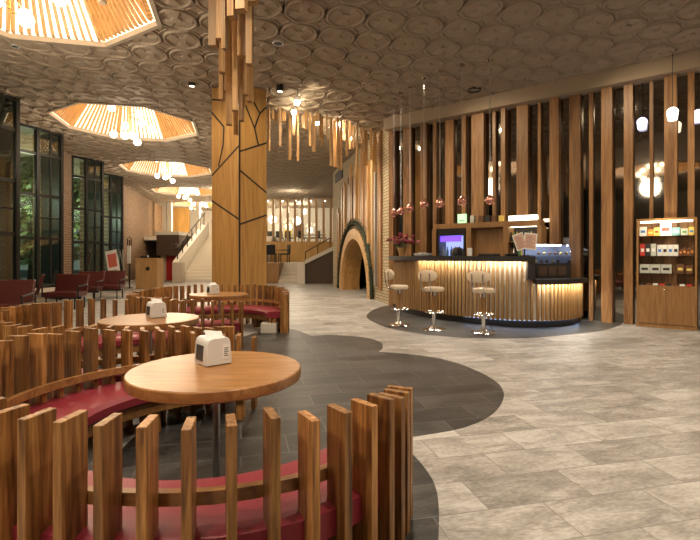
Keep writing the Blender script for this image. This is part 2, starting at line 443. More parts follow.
# ------------------------------------------------------------------ left window wall (sawtooth bays)
wl = []
SILL = .40
bays = []
for k in range(-3, 0):
    o_ = Vector((-8.95, 12.5)) + Vector((-.90, 3.9))*(k-.2); bays += [(o_, o_+Vector((.46, 1.4)))]
bays += [(Vector((-8.15, 8.95)), Vector((-7.60, 10.64))), (Vector((-8.95, 12.45)), Vector((-8.48, 13.7))), (Vector((-9.9, 16.6)), Vector((-9.4, 17.7))), (Vector((-10.75, 20.1)), Vector((-10.26, 21.0)))]
for k, (A, R) in enumerate(bays):
    Nx = bays[k+1][0] if k+1 < len(bays) else Vector((-14.2, 36.5))
    Bk = Vector((min(R.x-.62, A.x-.05), R.y+.12))
    d = R-A; ang = math.atan2(d.y, d.x); Lw = d.length
    o = thing('window_%d' % (k+1), 'x', 'window', (A.x, A.y, 0), ang)
    o['kind'] = 'structure'; del o['label']; del o['category']
    bm = bmesh.new()
    for x in (0, Lw*.46, Lw): box(bm, x-.04, x+.04, -.06, .06, SILL, CEIL)
    for z in (SILL+.03, 1.8, 3.0, 4.15, CEIL-.05): box(bm, 0, Lw, -.04, .04, z-.04, z+.04)
    box(bm, .05, Lw*.46, -.03, .03, 1.28, 1.32); box(bm, Lw*.46, Lw, -.03, .03, 2.35, 2.39)
    box(bm, Lw*.74, Lw*.74+.04, -.03, .03, SILL, CEIL)
    fin('window_frame', bm, M['frame'], o)
    B('glass_pane', .01, Lw-.01, -.006, .006, SILL, CEIL-.02, M['glass'], o)
    B('window_sill', -.05, Lw+.08, -.30, .22, SILL-.10, SILL, M['stone'], o)
    e = Bk-R; ea = math.atan2(e.y, e.x)
    struct(B('wall_left', 0, e.length, -.05, .05, 0, CEIL, M['frame'], loc=(R.x, R.y, 0), rz=ea))
    struct(B('wall_left', 0, Lw, .0, .12, 0, SILL-.10, M['stone'], loc=(A.x, A.y, 0), rz=ang))
    e = Nx-Bk; ea = math.atan2(e.y, e.x)
    struct(B('wall_left', 0, e.length, -.02, .25, 0, CEIL, M['wallbrick'], loc=(Bk.x, Bk.y, 0), rz=ea))
# outdoors: paving, trees
struct(B('ground', -40, -12, -10, 45, -.25, -.05, M['soil']))
def tree(x, y, h, seed, label):
    rnd = random.Random(seed); t = thing('garden_tree', label, 'tree', (x, y, -.05))
    bm = bmesh.new(); tube(bm, [(0, 0, 0), (.1, 0, h*.3), (0, .1, h*.7)], [.14, .11, .05]); fin('trunk', bm, M['bark'], t, True)
    bm = bmesh.new()
    for i in range(1400):
        a, b_ = rnd.random()*2*PI, rnd.random(); r = (1.5)*math.sqrt(rnd.random())*math.sin(PI*min(1, .15+b_*.85))
        p = Vector((r*math.cos(a), r*math.sin(a), h*.18+b_*h*.85)); n = Vector((rnd.uniform(-1, 1), rnd.uniform(-1, 1), rnd.uniform(-1, 1))).normalized()
        s = n.orthogonal().normalized()*.13; q = n.cross(s)*.6
        bm.faces.new([bm.verts.new(p+w) for w in (-s, q, s, -q)])
    fin('crown', bm, M['green'], t)
tl = ['leafy green tree outside the bay window nearest the left edge', 'leafy green tree outside the window bay with the chandelier reflection', 'leafy green tree outside the bay beyond the brick pier', 'leafy green tree outside the last narrow window bay', 'tall leafy tree farther outside the glass bays']
for i, (x, y) in enumerate([(-11.2, 13.6), (-11.9, 17.4), (-13.0, 21.3), (-15.5, 18.6), (-15.5, 23)]): tree(x, y, 5.2+(i % 3)*.6, i, tl[i])

# ------------------------------------------------------------------ slatted mirror wall behind the bar
WC = Vector((1.087, 12.385)); WD = Vector((.79, -.613)).normalized(); WN = Vector((-.613, -.79)).normalized(); WA = math.atan2(WD.y, WD.x)
def wall_s(px):
    t = (px-CX)/F
    return (t*WC.y-WC.x)/(WD.x-t*WD.y)
def W3(s, off, z): p = WC+WD*s+WN*off; return Vector((p.x, p.y, z))
WL = 15.0
wallr = struct(B('wall_right', 0, WL, 0, .25, 0, CEIL, M['mirror'], loc=(WC.x, WC.y, 0), rz=WA))
BANDZ = EYE+3.28
fl = [(392, 397), (405, 414), (424, 431), (436, 440), (447, 456), (465, 470), (474, 487), (494, 498), (504, 509), (519, 531), (539, 543), (552, 562), (571, 583), (590, 595), (603, 615), (625, 635), (650, 655), (665, 679), (688, 696), (704, 716), (728, 738), (752, 758), (770, 786), (802, 812), (830, 842), (860, 868)]
def fin_board(s0, s1, dep):
    B('wood_fin', s0, s1, -dep, 0, 0, BANDZ, M['fin'], wallr)
for i, (a, b_) in enumerate(fl):
    dep = (.16, .10, .20)[i % 3]
    s0 = wall_s(a); s1 = wall_s(b_)
    fin_board(max(.02, s0), s1-.02, dep)
s = wall_s(885)
while s < WL-.4:
    w = random.uniform(.1, .28); fin_board(s, s+w, .15); s += w+random.uniform(.2, .34)
B('bulkhead', 0, WL, -.35, 0, BANDZ, CEIL, M['band'], wallr)
# remaining shell
struct(B('wall_back', -20, 16, -8.2, -8, 0, CEIL, M['plaster']))
struct(B('wall_side', 15.8, 16, -8, 4, 0, CEIL, M['plaster']))
struct(B('wall_far', -16, 6, 37, 37.2, 0, CEIL, M['whitewall']))

# ------------------------------------------------------------------ brick wall with the arch
AA = math.atan2(U.y, U.x)
def arch_s(px):
    t = (px-CX)/F
    return (WC.x-t*WC.y)/(.2273+.9738*t)
AC = 3.98
def arch_pts(w, h, n=20, base=0.0): return [(AC+w*math.cos(PI*k/n), base+h*math.sin(PI*k/n)**.92) for k in range(n+1)]
bm = bmesh.new(); edges = []
inner = arch_pts(1.93, 1.92)
outer = [(0, 0), (AC-1.93, 0)] + inner[::-1][1:-1] + [(AC+1.93, 0), (8.0, 0), (8.0, CEIL), (0, CEIL)]
f_ = [bm.verts.new((x, 0, z)) for x, z in outer]
for i in range(len(f_)): edges.append(bm.edges.new((f_[i], f_[(i+1) % len(f_)])))
bmesh.ops.triangle_fill(bm, use_beauty=True, edges=edges)
g = bmesh.ops.extrude_face_region(bm, geom=list(bm.faces))
for v in g['geom']:
    if isinstance(v, bmesh.types.BMVert): v.co.y -= .30
wall_a = struct(fin('wall_arch', bm, M['palebrick'], loc=(WC.x, WC.y, 0), rz=AA))
# (local -y points away from the hall)
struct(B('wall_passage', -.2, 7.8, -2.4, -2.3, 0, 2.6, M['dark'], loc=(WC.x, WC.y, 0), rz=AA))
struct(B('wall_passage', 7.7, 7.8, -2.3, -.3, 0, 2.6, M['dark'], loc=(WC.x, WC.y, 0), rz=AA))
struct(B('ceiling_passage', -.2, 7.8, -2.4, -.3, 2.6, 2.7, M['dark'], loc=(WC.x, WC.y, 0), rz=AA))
ar = thing('arch_portal', 'low wooden arch doorway in the pale brick wall, edged by a dark garland', 'archway', (WC.x, WC.y, 0), AA)
def arch_band(name, wi, hi, wo, ho, y0, y1, m):
    bm = bmesh.new(); a = arch_pts(wi, hi); b_ = arch_pts(wo, ho)
    R = [[bm.verts.new((x, y, z)) for x, z in c] for c, y in ((a, y0), (b_, y0), (b_, y1), (a, y1))]
    for i in range(4):
        p, q = R[i], R[(i+1) % 4]
        for k in range(len(p)-1): bm.faces.new((p[k], p[k+1], q[k+1], q[k]))
    for k in (0, -1): bm.faces.new([r[k] for r in R])
    return fin(name, bm, m, ar)
arch_band('arch_frame', 1.90, 1.89, 2.25, 2.24, .003, .10, M['ash'])
arch_band('wood_reveal', 1.86, 1.86, 1.925, 1.915, -.62, .0, M['panel'])
bm = bmesh.new(); rnd = random.Random(5)
pts = catmull([Vector((x, .10, z)) for x, z in arch_pts(2.42, 2.44)], 3)
tube(bm, [Vector((p.x, .09, max(p.z, .02))) for p in pts], .06, 8)
for p in pts:
    for _ in range(26):
        d = Vector((rnd.gauss(0, 1), rnd.gauss(0, 1), rnd.gauss(0, 1))).normalized(); q = Vector((p.x, .10, max(p.z, .12)))+d*rnd.uniform(.05, .11)
        if q.y < .005: q.y = .01
        s_ = d.orthogonal().normalized()*.035; bm.faces.new([bm.verts.new(q+w) for w in (-s_, d.cross(s_)*.7, s_)])
fin('garland', bm, M['garland'], ar)
bt = thing('board_relief', 'relief of upright wooden boards fixed to the brick wall above the arch', 'wall relief', (WC.x, WC.y, 0), AA)
rnd = random.Random(11); sx = .75; i = 0
M['greyboard'] = wood('grey_board', (.16, .14, .12), (.24, .21, .18), (.32, .29, .25), scale=(10, 10, .7), vary=.2)
while sx < 6.9:
    w = rnd.uniform(.10, .17)
    rel = (sx-AC)/2.42
    arch_top = 2.5*math.sqrt(max(0, 1-rel*rel))**.92 if abs(rel) < 1 else 0
    bot = max(arch_top+.12, .12+.35*rnd.random() if abs(rel) >= 1 else 0)
    top = interp([(0, 4.8), (2.5, 4.8), (3.6, 4.65), (5.0, 4.45), (6.0, 3.9), (6.9, 3.0)], sx) + rnd.uniform(-.6, .1)
    if top-bot > .3:
        dep = rnd.uniform(.03, .10)
        B('relief_board', sx, sx+w, .002, .002+dep, bot, min(top, 4.85), M[rnd.choice(('hang', 'fin', 'fin', 'greyboard'))], bt)
    sx += w+rnd.uniform(.10, .26); i += 1
o = thing('ventilation_grille', 'dark ventilation grille high on the brick wall near the ceiling', 'vent', (WC.x, WC.y, 0), AA)
bm = bmesh.new(); box(bm, 6.0, 7.4, .002, .03, 4.36, 4.72); fin('grille_frame', bm, M['dark'], o)
bm = bmesh.new()
for z in range(6): box(bm, 6.05, 7.35, .03, .045, 4.40+z*.05, 4.42+z*.05)
fin('louvre', bm, M['frame'], o)

# ------------------------------------------------------------------ oak column with black joint lines
cl = thing('oak_column', 'tall honey oak clad column with angular black joint lines', 'column')
Lc, Fc, Rc = Vector((-2.93, 9.90)), Vector((-2.29, 9.66)), Vector((-1.80, 10.06)); Bc = Vector((-2.42, 10.40))
bm = bmesh.new(); prism(bm, [Lc, Fc, Rc, Bc], 0, CEIL-.04); fin('cladding', bm, M['panel'], cl)
bm = bmesh.new()
def joint(face, pts):
    A, Bq = face; d = (Bq-A).normalized(); n = Vector((d.y, -d.x)); W = (Bq-A).length
    for (u0, z0), (u1, z1) in zip(pts, pts[1:]):
        p, q = Vector((u0*W, z0)), Vector((u1*W, z1)); t = (q-p).normalized(); nn = Vector((-t.y, t.x))*.017
        v = []
        for off in (-.01, .004):
            for w in (p-nn, q-nn, q+nn, p+nn):
                xy = A+d*w.x+n*off; v.append(bm.verts.new((xy.x, xy.y, w.y)))
        for fc in ((0, 3, 2, 1), (4, 5, 6, 7), (0, 1, 5, 4), (1, 2, 6, 5), (2, 3, 7, 6), (3, 0, 4, 7)): bm.faces.new([v[x] for x in fc])
zz = lambda y: EYE-(y-HY)*9.8/F
lf, rf = (Lc, Fc), (Fc, Rc)
joint(lf, [(0, zz(98)), (.45, zz(100.5))]); joint(lf, [(0, zz(111)), (.45, zz(127)), (.42, zz(145)), (.25, zz(166))]); joint(lf, [(0, zz(175)), (1, zz(147))])
joint(lf, [(0, zz(200)), (1, zz(220))])
joint(rf, [(0, zz(153)), (1, zz(140))]); joint(rf, [(.45, zz(98)), (.75, zz(111)), (1, zz(103))]); joint(rf, [(.75, zz(111)), (.55, zz(127))]); joint(rf, [(.22, zz(106)), (.55, zz(127)), (.7, zz(144))])
joint(rf, [(0, zz(171)), (1, zz(191))]); joint(rf, [(0, zz(225)), (1, zz(214))])
joint(rf, [(0.012, 0.02), (0.012, CEIL-.06)])
fin('black_joints', bm, M['dark'], cl)

# ------------------------------------------------------------------ hanging boards
def hb(px0, px1, ybot, d, ytop=None, dep=.05, label='', group='', m='hang', rz=None):
    x0, x1 = DX(px0, d), DX(px1, d); z0 = DZ(ybot, d); c = (x0+x1)/2; w = (x1-x0)
    bm = bmesh.new(); box(bm, -w/2, w/2, -dep/2, dep/2, z0-CEIL, -.06)
    o = fin('hanging_board', bm, M[m], None, loc=(c, d, CEIL), rz=random.uniform(-.35, .35) if rz is None else rz)
    bm = bmesh.new(); box(bm, -.012, .012, -.012, .012, -.07, -.012); fin('hanger', bm, M['steel'], o)
    return tag(o, label, 'hanging board', group)
A_ = [(210, 217.5, 47, 5.2), (217.5, 223, 40, 5.0), (219.5, 225.5, 73, 5.5), (223.5, 228, 50, 4.9), (224.5, 229, 92, 6.1), (226, 232, 125, 5.75), (229, 236, 18, 4.62), (231, 235, 80, 6.3),
      (232.5, 238, 111, 5.46), (233.5, 238, 134, 6.1), (237, 246.5, 11, 4.5), (238.5, 247, 57, 5.3), (240, 243.5, 121, 5.95), (242.5, 247, 80, 6.2), (246.5, 252.5, 65, 5.1), (247.5, 252.5, 102, 6.0), (248, 257, 3, 4.9), (244, 248, 95, 5.6), (220.5, 225, 100, 6.2)]
for i, (a, b_, y, d) in enumerate(A_):
    lab = 'wooden board hanging in the dense cluster in front of the oak column'
    hb(a, b_, y, d, dep=.10, label=lab, group='boards hanging in front of the column', rz=random.uniform(-.3, .3))
rnd = random.Random(21)
Bl = [(269, 151), (273, 120), (276.5, 121), (280, 146), (284, 121), (290, 160), (294, 135), (298, 161), (303, 128), (306, 129), (310, 146), (314, 152), (317, 122), (320, 138), (322, 146), (327, 138), (331, 166), (335, 167), (338, 168), (341, 170), (344, 140), (347, 156), (350, 149), (353, 148), (357, 173), (362, 152), (366, 166), (371, 160), (375, 172)]
for i, (px, yb) in enumerate(Bl):
    d = interp([(268, 11.2), (320, 11.5), (350, 12.3), (378, 13.2)], px) + (i % 3)*.16
    w = rnd.choice((2.0, 2.5, 3.2))
    hb(px-w/2, px+w/2, yb, d, dep=.045, label='slim wooden board hanging in the row between the oak column and the arch wall', group='boards hanging beside the arch wall')

# ------------------------------------------------------------------ booths
def booth(label, c, Rt, Ht, a0, a1, n, seat_in=.80):
    t = thing('booth_seat', label, 'booth seating', (c[0], c[1], 0))
    R = lambda a: interp(Rt, a); Hh = lambda a: interp(Ht, a)
    for i in range(n):
        a = a0+(a1-a0)*i/(n-1); ar_ = math.radians(a); r = R(a); h = Hh(a) + random.uniform(-.012, .012)
        bm = bmesh.new(); box(bm, -.125, 0, -.0165, .0165, 0, h)
        bmesh.ops.bevel(bm, geom=list(bm.edges), offset=.002, segments=1, affect='EDGES')
        o = fin('back_slat', bm, M['oak'], t, loc=(r*math.cos(ar_), r*math.sin(ar_), 0), rz=ar_)
    step = lambda off: [((R(a)+off)*math.cos(math.radians(a)), (R(a)+off)*math.sin(math.radians(a))) for a in np.linspace(a0, a1, 72)]
    path = step(-.125)
    bm = bmesh.new(); sweep(bm, path, [(-.034, .435), (0, .435), (0, .482), (-.034, .482)]); fin('curved_rail', bm, M['oak_flat'], t)
    cp = [((seat_in)*math.cos(math.radians(a)), (seat_in)*math.sin(math.radians(a))) for a in np.linspace(a0, a1, 72)]
    bm = bmesh.new(); prof = []
    rings = []
    for a in np.linspace(a0+.5, a1-.5, 72):
        ra = math.radians(a); ro = R(a)-.06; ri = seat_in
        pr = [(ri+.02, .255), (ri, .275), (ri, .325), (ri+.025, .352), (ri+.09, .362), (ro-.04, .364), (ro, .355), (ro, .255)]
        rings.append([bm.verts.new((r*math.cos(ra), r*math.sin(ra), z)) for r, z in pr])
    for p, q in zip(rings, rings[1:]):
        for k in range(8): bm.faces.new((p[k], p[(k+1) % 8], q[(k+1) % 8], q[k]))
    bm.faces.new(rings[0][::-1]); bm.faces.new(rings[-1])
    fin('seat_cushion', bm, M['red'], t, True)
    bm = bmesh.new(); sweep(bm, cp, [(.05, .17), (.08, .17), (.08, .254), (.05, .254)]); fin('bench_skirt', bm, M['oak_flat'], t)
    bm = bmesh.new()
    sweep(bm, step(-.20), [(-.02, .18), (0.0, .18), (0.0, .25), (-.02, .25)]); fin('bench_rail', bm, M['oak_flat'], t)
    k = 7
    for i in range(k):
        a = math.radians(a0+4+(a1-a0-8)*i/(k-1))
        bm = bmesh.new(); box(bm, seat_in+.10, R(math.degrees(a))-.23, -.03, .03, 0, .25); fin('leg', bm, M['oak'], t, rz=a)
    return t
R1 = [(90, 1.40), (260, 1.40), (285, 1.44), (303, 1.42), (318, 1.31), (327, 1.25), (336, 1.20)]
H1 = [(92, .60), (120, .69), (150, .77), (185, .81), (220, .775), (260, .765), (290, .752), (312, .715), (325, .68), (336, .65)]
def sc_(tab): return tab
C1 = (-.78, 2.80)
R1 = [(92, 1.28), (124, 1.19), (150, 1.27), (180, 1.32), (215, 1.30), (250, 1.30), (270, 1.31), (285, 1.34), (300, 1.35), (312, 1.32), (322, 1.27), (330, 1.22), (336, 1.19)]
booth('round slatted oak booth with red seat, nearest, around the front table', C1, R1, H1, 92, 336, 41)
C2 = (-2.12, 4.75)
R2 = [(78, 1.34), (255, 1.30), (290, 1.15), (312, 1.14), (336, 1.16)]
H2 = [(78, .70), (110, .76), (150, .79), (220, .78), (280, .75), (315, .70), (336, .65)]
booth('round slatted oak booth with red seat, middle one of the three', C2, R2, H2, 92, 336, 42)
C3 = (-2.2, 7.72)
R3 = [(8, 1.16), (30, 1.26), (60, 1.36), (160, 1.34), (220, 1.36), (270, 1.42), (300, 1.40)]
H3 = [(8, .66), (30, .70), (60, .75), (140, .76), (190, .70), (230, .72), (270, .72), (300, .66)]
booth('round slatted oak booth with red seat, farthest, at the foot of the oak column', C3, R3, H3, 8, 300, 54)

TH = .670
def table(c, label):
    t = thing('round_table', label, 'table', (c[0], c[1], 0))
    bm = bmesh.new(); lathe(bm, [(0, TH-.062), (.460, TH-.062), (.470, TH-.056), (.472, TH-.05), (.472, TH-.006), (.466, TH), (0, TH)], 64); fin('tabletop', bm, M['oak_flat'], t, True)
    bm = bmesh.new(); lathe(bm, [(0, .025), (.021, .025), (.021, TH-.075), (.12, TH-.07), (.12, TH-.062), (0, TH-.062)], 20); fin('pedestal', bm, M['steel'], t, True)
    bm = bmesh.new(); lathe(bm, [(0, .003), (.24, .003), (.24, .012), (.05, .026), (0, .026)], 32); fin('base_plate', bm, M['slab'], t, True)
TB1 = (-.752, 2.63); TB2 = (-2.02, 4.72); TB3 = (-2.17, 7.75)
table(TB1, 'round oak table nearest, inside the front slatted booth'); table(TB2, 'round oak table in the middle slatted booth'); table(TB3, 'round oak table farthest, before the oak column')
def dispenser(x, y, rz, label):
    t = thing('napkin_dispenser', label, 'napkin dispenser', (x, y, TH), rz)
    w, d, h = .078, .085, .158   # narrow end faces -y
    bm = bmesh.new()
    sec = [(-w, 0.004), (-w*1.02, .03), (-w*.93, h*.80), (-w*.84, h*.93), (-w*.62, h), (w*.62, h), (w*.84, h*.93), (w*.93, h*.80), (w*1.02, .03), (w, 0.004)]
    rr = [[bm.verts.new((px, py, z)) for px, z in sec] for py in (-d, -d*.9, d*.9, d)]
    for j in (0, 3):
        for v in rr[j]: v.co.x *= .95; v.co.z = (v.co.z-.08)*.96+.08
    for a, b_ in zip(rr, rr[1:]):
        for k in range(10): bm.faces.new((a[k], a[(k+1) % 10], b_[(k+1) % 10], b_[k]))
    bm.faces.new(rr[0][::-1]); bm.faces.new(rr[-1])
    fin('body', bm, M['white'], t, True)
    bm = bmesh.new()
    for v in [[(-w*1.03, -.04, .028), (-w*1.03, .05, .028), (-w*.955, .05, .115), (-w*.955, -.04, .115)]]:
        a = [bm.verts.new(p) for p in v]; b_ = [bm.verts.new((p[0]-.004, p[1], p[2])) for p in v]
        bm.faces.new(a); bm.faces.new(b_[::-1])
        for i in range(4): bm.faces.new((a[i], a[(i+1) % 4], b_[(i+1) % 4], b_[i]))
    fin('side_window', bm, M['grey'], t)
    bm = bmesh.new(); n = 8
    g = [[bm.verts.new((-.055+.11*i/n, -.03+.05*j/2+.01*math.sin(i), h-.004+[.002, .028, .012][j]+.018*(1-i/n)*(j > 0))) for j in range(3)] for i in range(n+1)]
    for i in range(n):
        for j in range(2): bm.faces.new((g[i][j], g[i+1][j], g[i+1][j+1], g[i][j+1]))
    fin('pulled_napkin', bm, M['tissue'], t, True)
    bm = bmesh.new(); box(bm, .022, .062, -d-.002, -d+.001, .035, .115, 0)
    for i in range(5): box(bm, .027, .05 if i % 2 else .056, -d-.003, -d-.001, .095-i*.011, .099-i*.011, 1)
    fin('sticker', bm, [M['tissue'], M['grey']], t)
    return t
dispenser(TB1[0]-.055, TB1[1]+.12, .72, 'white napkin dispenser with pulled napkin on the nearest round table')
dispenser(TB2[0]+.02, TB2[1]+.10, .72, 'white napkin dispenser on the middle round table')
dispenser(TB3[0]-.12, TB3[1]+.05, .72, 'white napkin dispenser on the farthest round table by the column')
tag(B('white_box', -.13, .13, -.1, .1, 0, .17, M['whitewall'], bevel=.008, loc=(P(270, 333).x-.02, P(270, 333).y+.05, 0)), 'small white box on the floor under the farthest booth seat', 'box')

# ------------------------------------------------------------------ bar
bp = [(1.12, 11.55), (1.33, 10.5), (1.86, 9.50), (2.72, 8.66), (3.45, 8.47), (4.1, 8.72), (4.52, 9.22)]
path = resample(catmull(bp, 20), .04)
isp = min(range(len(path)), key=lambda i: abs((path[i].x/path[i].y)*F+CX-532))
hiP, loP = path[:isp+1], path[isp:]
bar = thing('bar_counter', 'curved bar counter faced with vertical wooden battens and a dark top', 'bar counter')
def sw(name, pth, prof, m, parent=bar): bm = bmesh.new(); sweep(bm, pth, prof); return fin(name, bm, m, parent)
HT, LT = 1.30, .88
sw('plinth', path, [(-.5, .003), (0, .003), (0, .13), (-.5, .13)], M['slab'])
sw('bar_body', hiP, [(-.46, .13), (.02, .13), (.02, HT-.085), (-.46, HT-.085)], M['whitewall'])
sw('low_body', loP, [(-.46, .13), (.02, .13), (.02, LT-.075), (-.46, LT-.075)], M['whitewall'])
sw('countertop', hiP, [(-.52, HT-.085), (.15, HT-.085), (.15, HT-.10), (.17, HT-.10), (.17, HT), (-.52, HT)], M['slab'])
sw('low_countertop', loP, [(-.52, LT-.075), (.15, LT-.075), (.15, LT-.09), (.17, LT-.09), (.17, LT), (-.52, LT)], M['slab'])
sw('end_panel', path[isp-3:isp+1], [(-.52, LT), (.16, LT), (.16, HT-.10), (-.52, HT-.10)], M['slab'])
def battens(pth, z1):
    bm = bmesh.new(); q = resample(pth, .082); ns = normals2(q)
    for p, n in zip(q[1:], ns[1:]):
        tt = Vector((-n.y, n.x)); vs = []
        for z in (.13, z1):
            for a, o in ((-.021, .021), (.021, .021), (.021, .07), (-.021, .07)): w = p+tt*a+n*o; vs.append(bm.verts.new((w.x, w.y, z)))
        for fc in ((0, 3, 2, 1), (4, 5, 6, 7), (0, 1, 5, 4), (1, 2, 6, 5), (2, 3, 7, 6), (3, 0, 4, 7)): bm.faces.new([vs[x] for x in fc])
    return bm
fin('front_battens', battens(hiP, HT-.085), M['batten'], bar); fin('low_battens', battens(loP, LT-.075), M['batten'], bar)
k0 = int(len(hiP)*.40)
sw('led_strip', hiP[k0:-2], [(.11, HT-.088), (.145, HT-.088), (.145, HT-.0851), (.11, HT-.0851)], M['led'])
sw('low_led_strip', loP[2:-2], [(.11, LT-.078), (.145, LT-.078), (.145, LT-.0751), (.11, LT-.0751)], M['led'])
sw('plinth_led', path[int(len(path)*.5):-1], [(.002, .1285), (.018, .1285), (.018, .1299), (.002, .1299)], M['ledcool'])

def stool(px, py, face, label):
    b_ = P(px, py)
    t = thing('bar_stool', label, 'bar stool', (b_.x, b_.y, .002), face)   # faces +y
    bm = bmesh.new(); lathe(bm, [(0, 0), (.205, 0), (.21, .012), (.19, .022), (.06, .04), (.042, .07), (0, .07)], 32); fin('base', bm, M['chrome'], t, True)
    bm = bmesh.new(); lathe(bm, [(0, .06), (.034, .06), (.034, .33), (0, .33)], 18); fin('lower_post', bm, M['chrome'], t, True)
    bm = bmesh.new(); lathe(bm, [(0, .33), (.045, .33), (.045, .60), (0, .60)], 18); fin('wood_post', bm, M['cab'], t, True)
    bm = bmesh.new(); lathe(bm, [(0, .60), (.05, .60), (.05, .66), (.12, .675), (0, .676)], 18); fin('swivel', bm, M['chrome'], t, True)
    bm = bmesh.new(); tube(bm, [(.17*math.cos(2*PI*k/24), .03+.17*math.sin(2*PI*k/24), .31) for k in range(24)], .011, 8, True)
    tube(bm, [(-.17, .03, .31), (0, 0, .325), (.17, .03, .31)], .011); fin('foot_ring', bm, M['chrome'], t, True)
    bm = bmesh.new(); lathe(bm, [(0, .676), (.165, .676), (.183, .69), (.187, .715), (.183, .74), (.16, .755), (0, .76)], 32)
    for v in bm.verts: v.co.y *= .92
    fin('seat', bm, M['cream'], t, True)
    bm = bmesh.new(); tube(bm, [(-.09, -.12, .68), (-.095, -.20, .70), (-.095, -.235, .80), (-.095, -.245, 1.0)], .011); fin('back_bar', bm, M['chrome'], t, True)
    bm = bmesh.new(); tube(bm, [(.09, -.12, .68), (.095, -.20, .70), (.095, -.235, .80), (.095, -.245, 1.0)], .011); fin('back_bar', bm, M['chrome'], t, True)
    bm = bmesh.new()
    n = 20; fr = []; bk = []
    for k in range(n):
        a = 2*PI*k/n; x = .20*math.copysign(abs(math.cos(a))**.85, math.cos(a)); z = .955+.10*math.copysign(abs(math.sin(a))**.85, math.sin(a))
        yb = -.235+.9*x*x
        fr.append((x, yb+.045, z)); bk.append((x, yb, z))
    r0 = [bm.verts.new(p) for p in fr]; r1 = [bm.verts.new(p) for p in bk]
    i0 = [bm.verts.new((p[0]*.8, p[1]+.012-.25*p[0]**2, .96+(p[2]-.96)*.8)) for p in fr]; i1 = [bm.verts.new((p[0]*.8, p[1]-.012-.25*p[0]**2, .96+(p[2]-.96)*.8)) for p in bk]
    for a, b2 in ((r0, r1), (i0, r0), (r1, i1)):
        for k in range(n): bm.faces.new((a[k], a[(k+1) % n], b2[(k+1) % n], b2[k]))
    bm.faces.new(i0); bm.faces.new(i1[::-1])
    fin('backrest', bm, M['cream'], t, True)
stool(399, 325.5, -1.35, 'cream bar stool at the flower end of the bar')
stool(434, 330, -.85, 'cream bar stool in the middle of the three at the bar')
stool(483.5, 333, -.70, 'cream bar stool nearest the glass display case')

# back bar against the mirror wall  (local frame: x along the wall, -y into the room)
def WB(name, px0, px1, off0, off1, z0, z1, m, parent, bevel=0):
    s0, s1 = wall_s_off(px0, off1), wall_s_off(px1, off1)
    return B(name, s0, s1, -off1, -off0, z0, z1, m, parent, bevel)
def wall_s_off(px, off):
    t = (px-CX)/F; o = WC+WN*off
    return (t*o.y-o.x)/(WD.x-t*WD.y)
def zat(px, py, off):
    s_ = wall_s_off(px, off); d = W3(s_, off, 0).y
    return DZ(py, d)
bk = thing('back_bar', 'wooden back bar shelving unit along the mirror wall behind the counter', 'shelving', (WC.x, WC.y, 0), WA)
OF = .62
zt = zat(485, 222, OF); zt2 = zat(485, 227.5, OF)
WB('top_shelf', 434, 539, .22, OF, zt2, zt, M['cab'], bk)
for a, b_ in ((432, 436), (466, 471), (503, 508), (537, 541)): WB('upright', a, b_, .22, OF, 0.003, zt2, M['cab'], bk)
WB('wood_panel', 471, 503, .25, .45, 0.003, zt2, M['cab'], bk)
WB('shelf_back', 508, 537, .22, .24, 0.003, zt2, M['dark'], bk)
for z in (zat(520, 256, OF), zat(520, 241, OF)): WB('bottle_shelf', 508, 537, .24, .58, z-.02, z, M['cab'], bk)
WB('light_strip', 508.5, 536.5, OF-.1, OF, zt+.001, zt+.10, M['shelflamp'], bk)
WB('shelf_light', 509, 536, .3, .5, zt2-.004, zt2-.001, M['shade'], bk)
fr = thing('drinks_fridge', 'black glass door drinks fridge glowing violet behind the bar', 'fridge', (WC.x, WC.y, 0), WA)
fz = zat(450, 228.5, OF)
s0, s1 = wall_s_off(437.5, OF), wall_s_off(465, OF)
bm = bmesh.new(); y0, y1 = -OF, -.25
box(bm, s0, s0+.04, y0, y1, .01, fz); box(bm, s1-.04, s1, y0, y1, .01, fz); box(bm, s0+.04, s1-.04, y0, y1, fz-.16, fz); box(bm, s0+.04, s1-.04, y0, y1, .01, .2)
fin('housing', bm, M['black'], fr)
B('lit_back', s0+.04, s1-.04, y1-.01, y1, .2, fz-.16, M['fridgeback'], fr)
B('violet_lamp', s0+.05, s1-.12, y0+.05, y0+.08, fz-.30, fz-.17, M['purple'], fr)
B('glass_door', s0+.04, s1-.04, y0+.002, y0+.008, .2, fz-.16, M['clear'], fr)
bm = bmesh.new()
for z in (.62, .95, 1.28): box(bm, s0+.045, s1-.045, y0+.03, y1-.015, z-.012, z)
fin('wire_shelf', bm, M['steel'], fr)
def bottle(name, x, y, z, h, m, label, cat, group, r=.03, fr_=None):
    p = WC+WD*x+WN*(-y)
    bm = bmesh.new(); lathe(bm, [(0, 0), (r, 0), (r, h*.58), (r*.38, h*.76), (r*.38, h), (0, h)], 10)
    return tag(fin(name, bm, m, None, True, loc=(p.x, p.y, z)), label, cat, group)
for z in (.95, 1.28):
    for i in range(6): bottle('drink_bottle', s0+.09+i*(s1-s0-.18)/5, y0+.13, z+.001, .24, [T['whiteb'], T['teal'], T['blue']][i % 3], 'small drink bottle standing inside the glowing drinks fridge', 'bottle', 'bottles in the fridge', .03)
for r_, z in enumerate((zat(520, 241, OF), zat(520, 256, OF))):
    sa, sb = wall_s_off(509.5, .5), wall_s_off(535.5, .5)
    for i in range(9):
        bottle('spirit_bottle', sa+(sb-sa)*(i+.4)/9, -.46, z+.001, .20+.03*((i*3+r_) % 3), [M['dark'], T['brown'], T['greenb'], M['chrome'], T['yellow']][(i*2+r_) % 5],
               'spirit bottle on the %s lit shelf at the end of the back bar' % ('upper', 'lower')[r_], 'bottle', 'spirit bottles on the %s shelf' % ('upper', 'lower')[r_], .032)
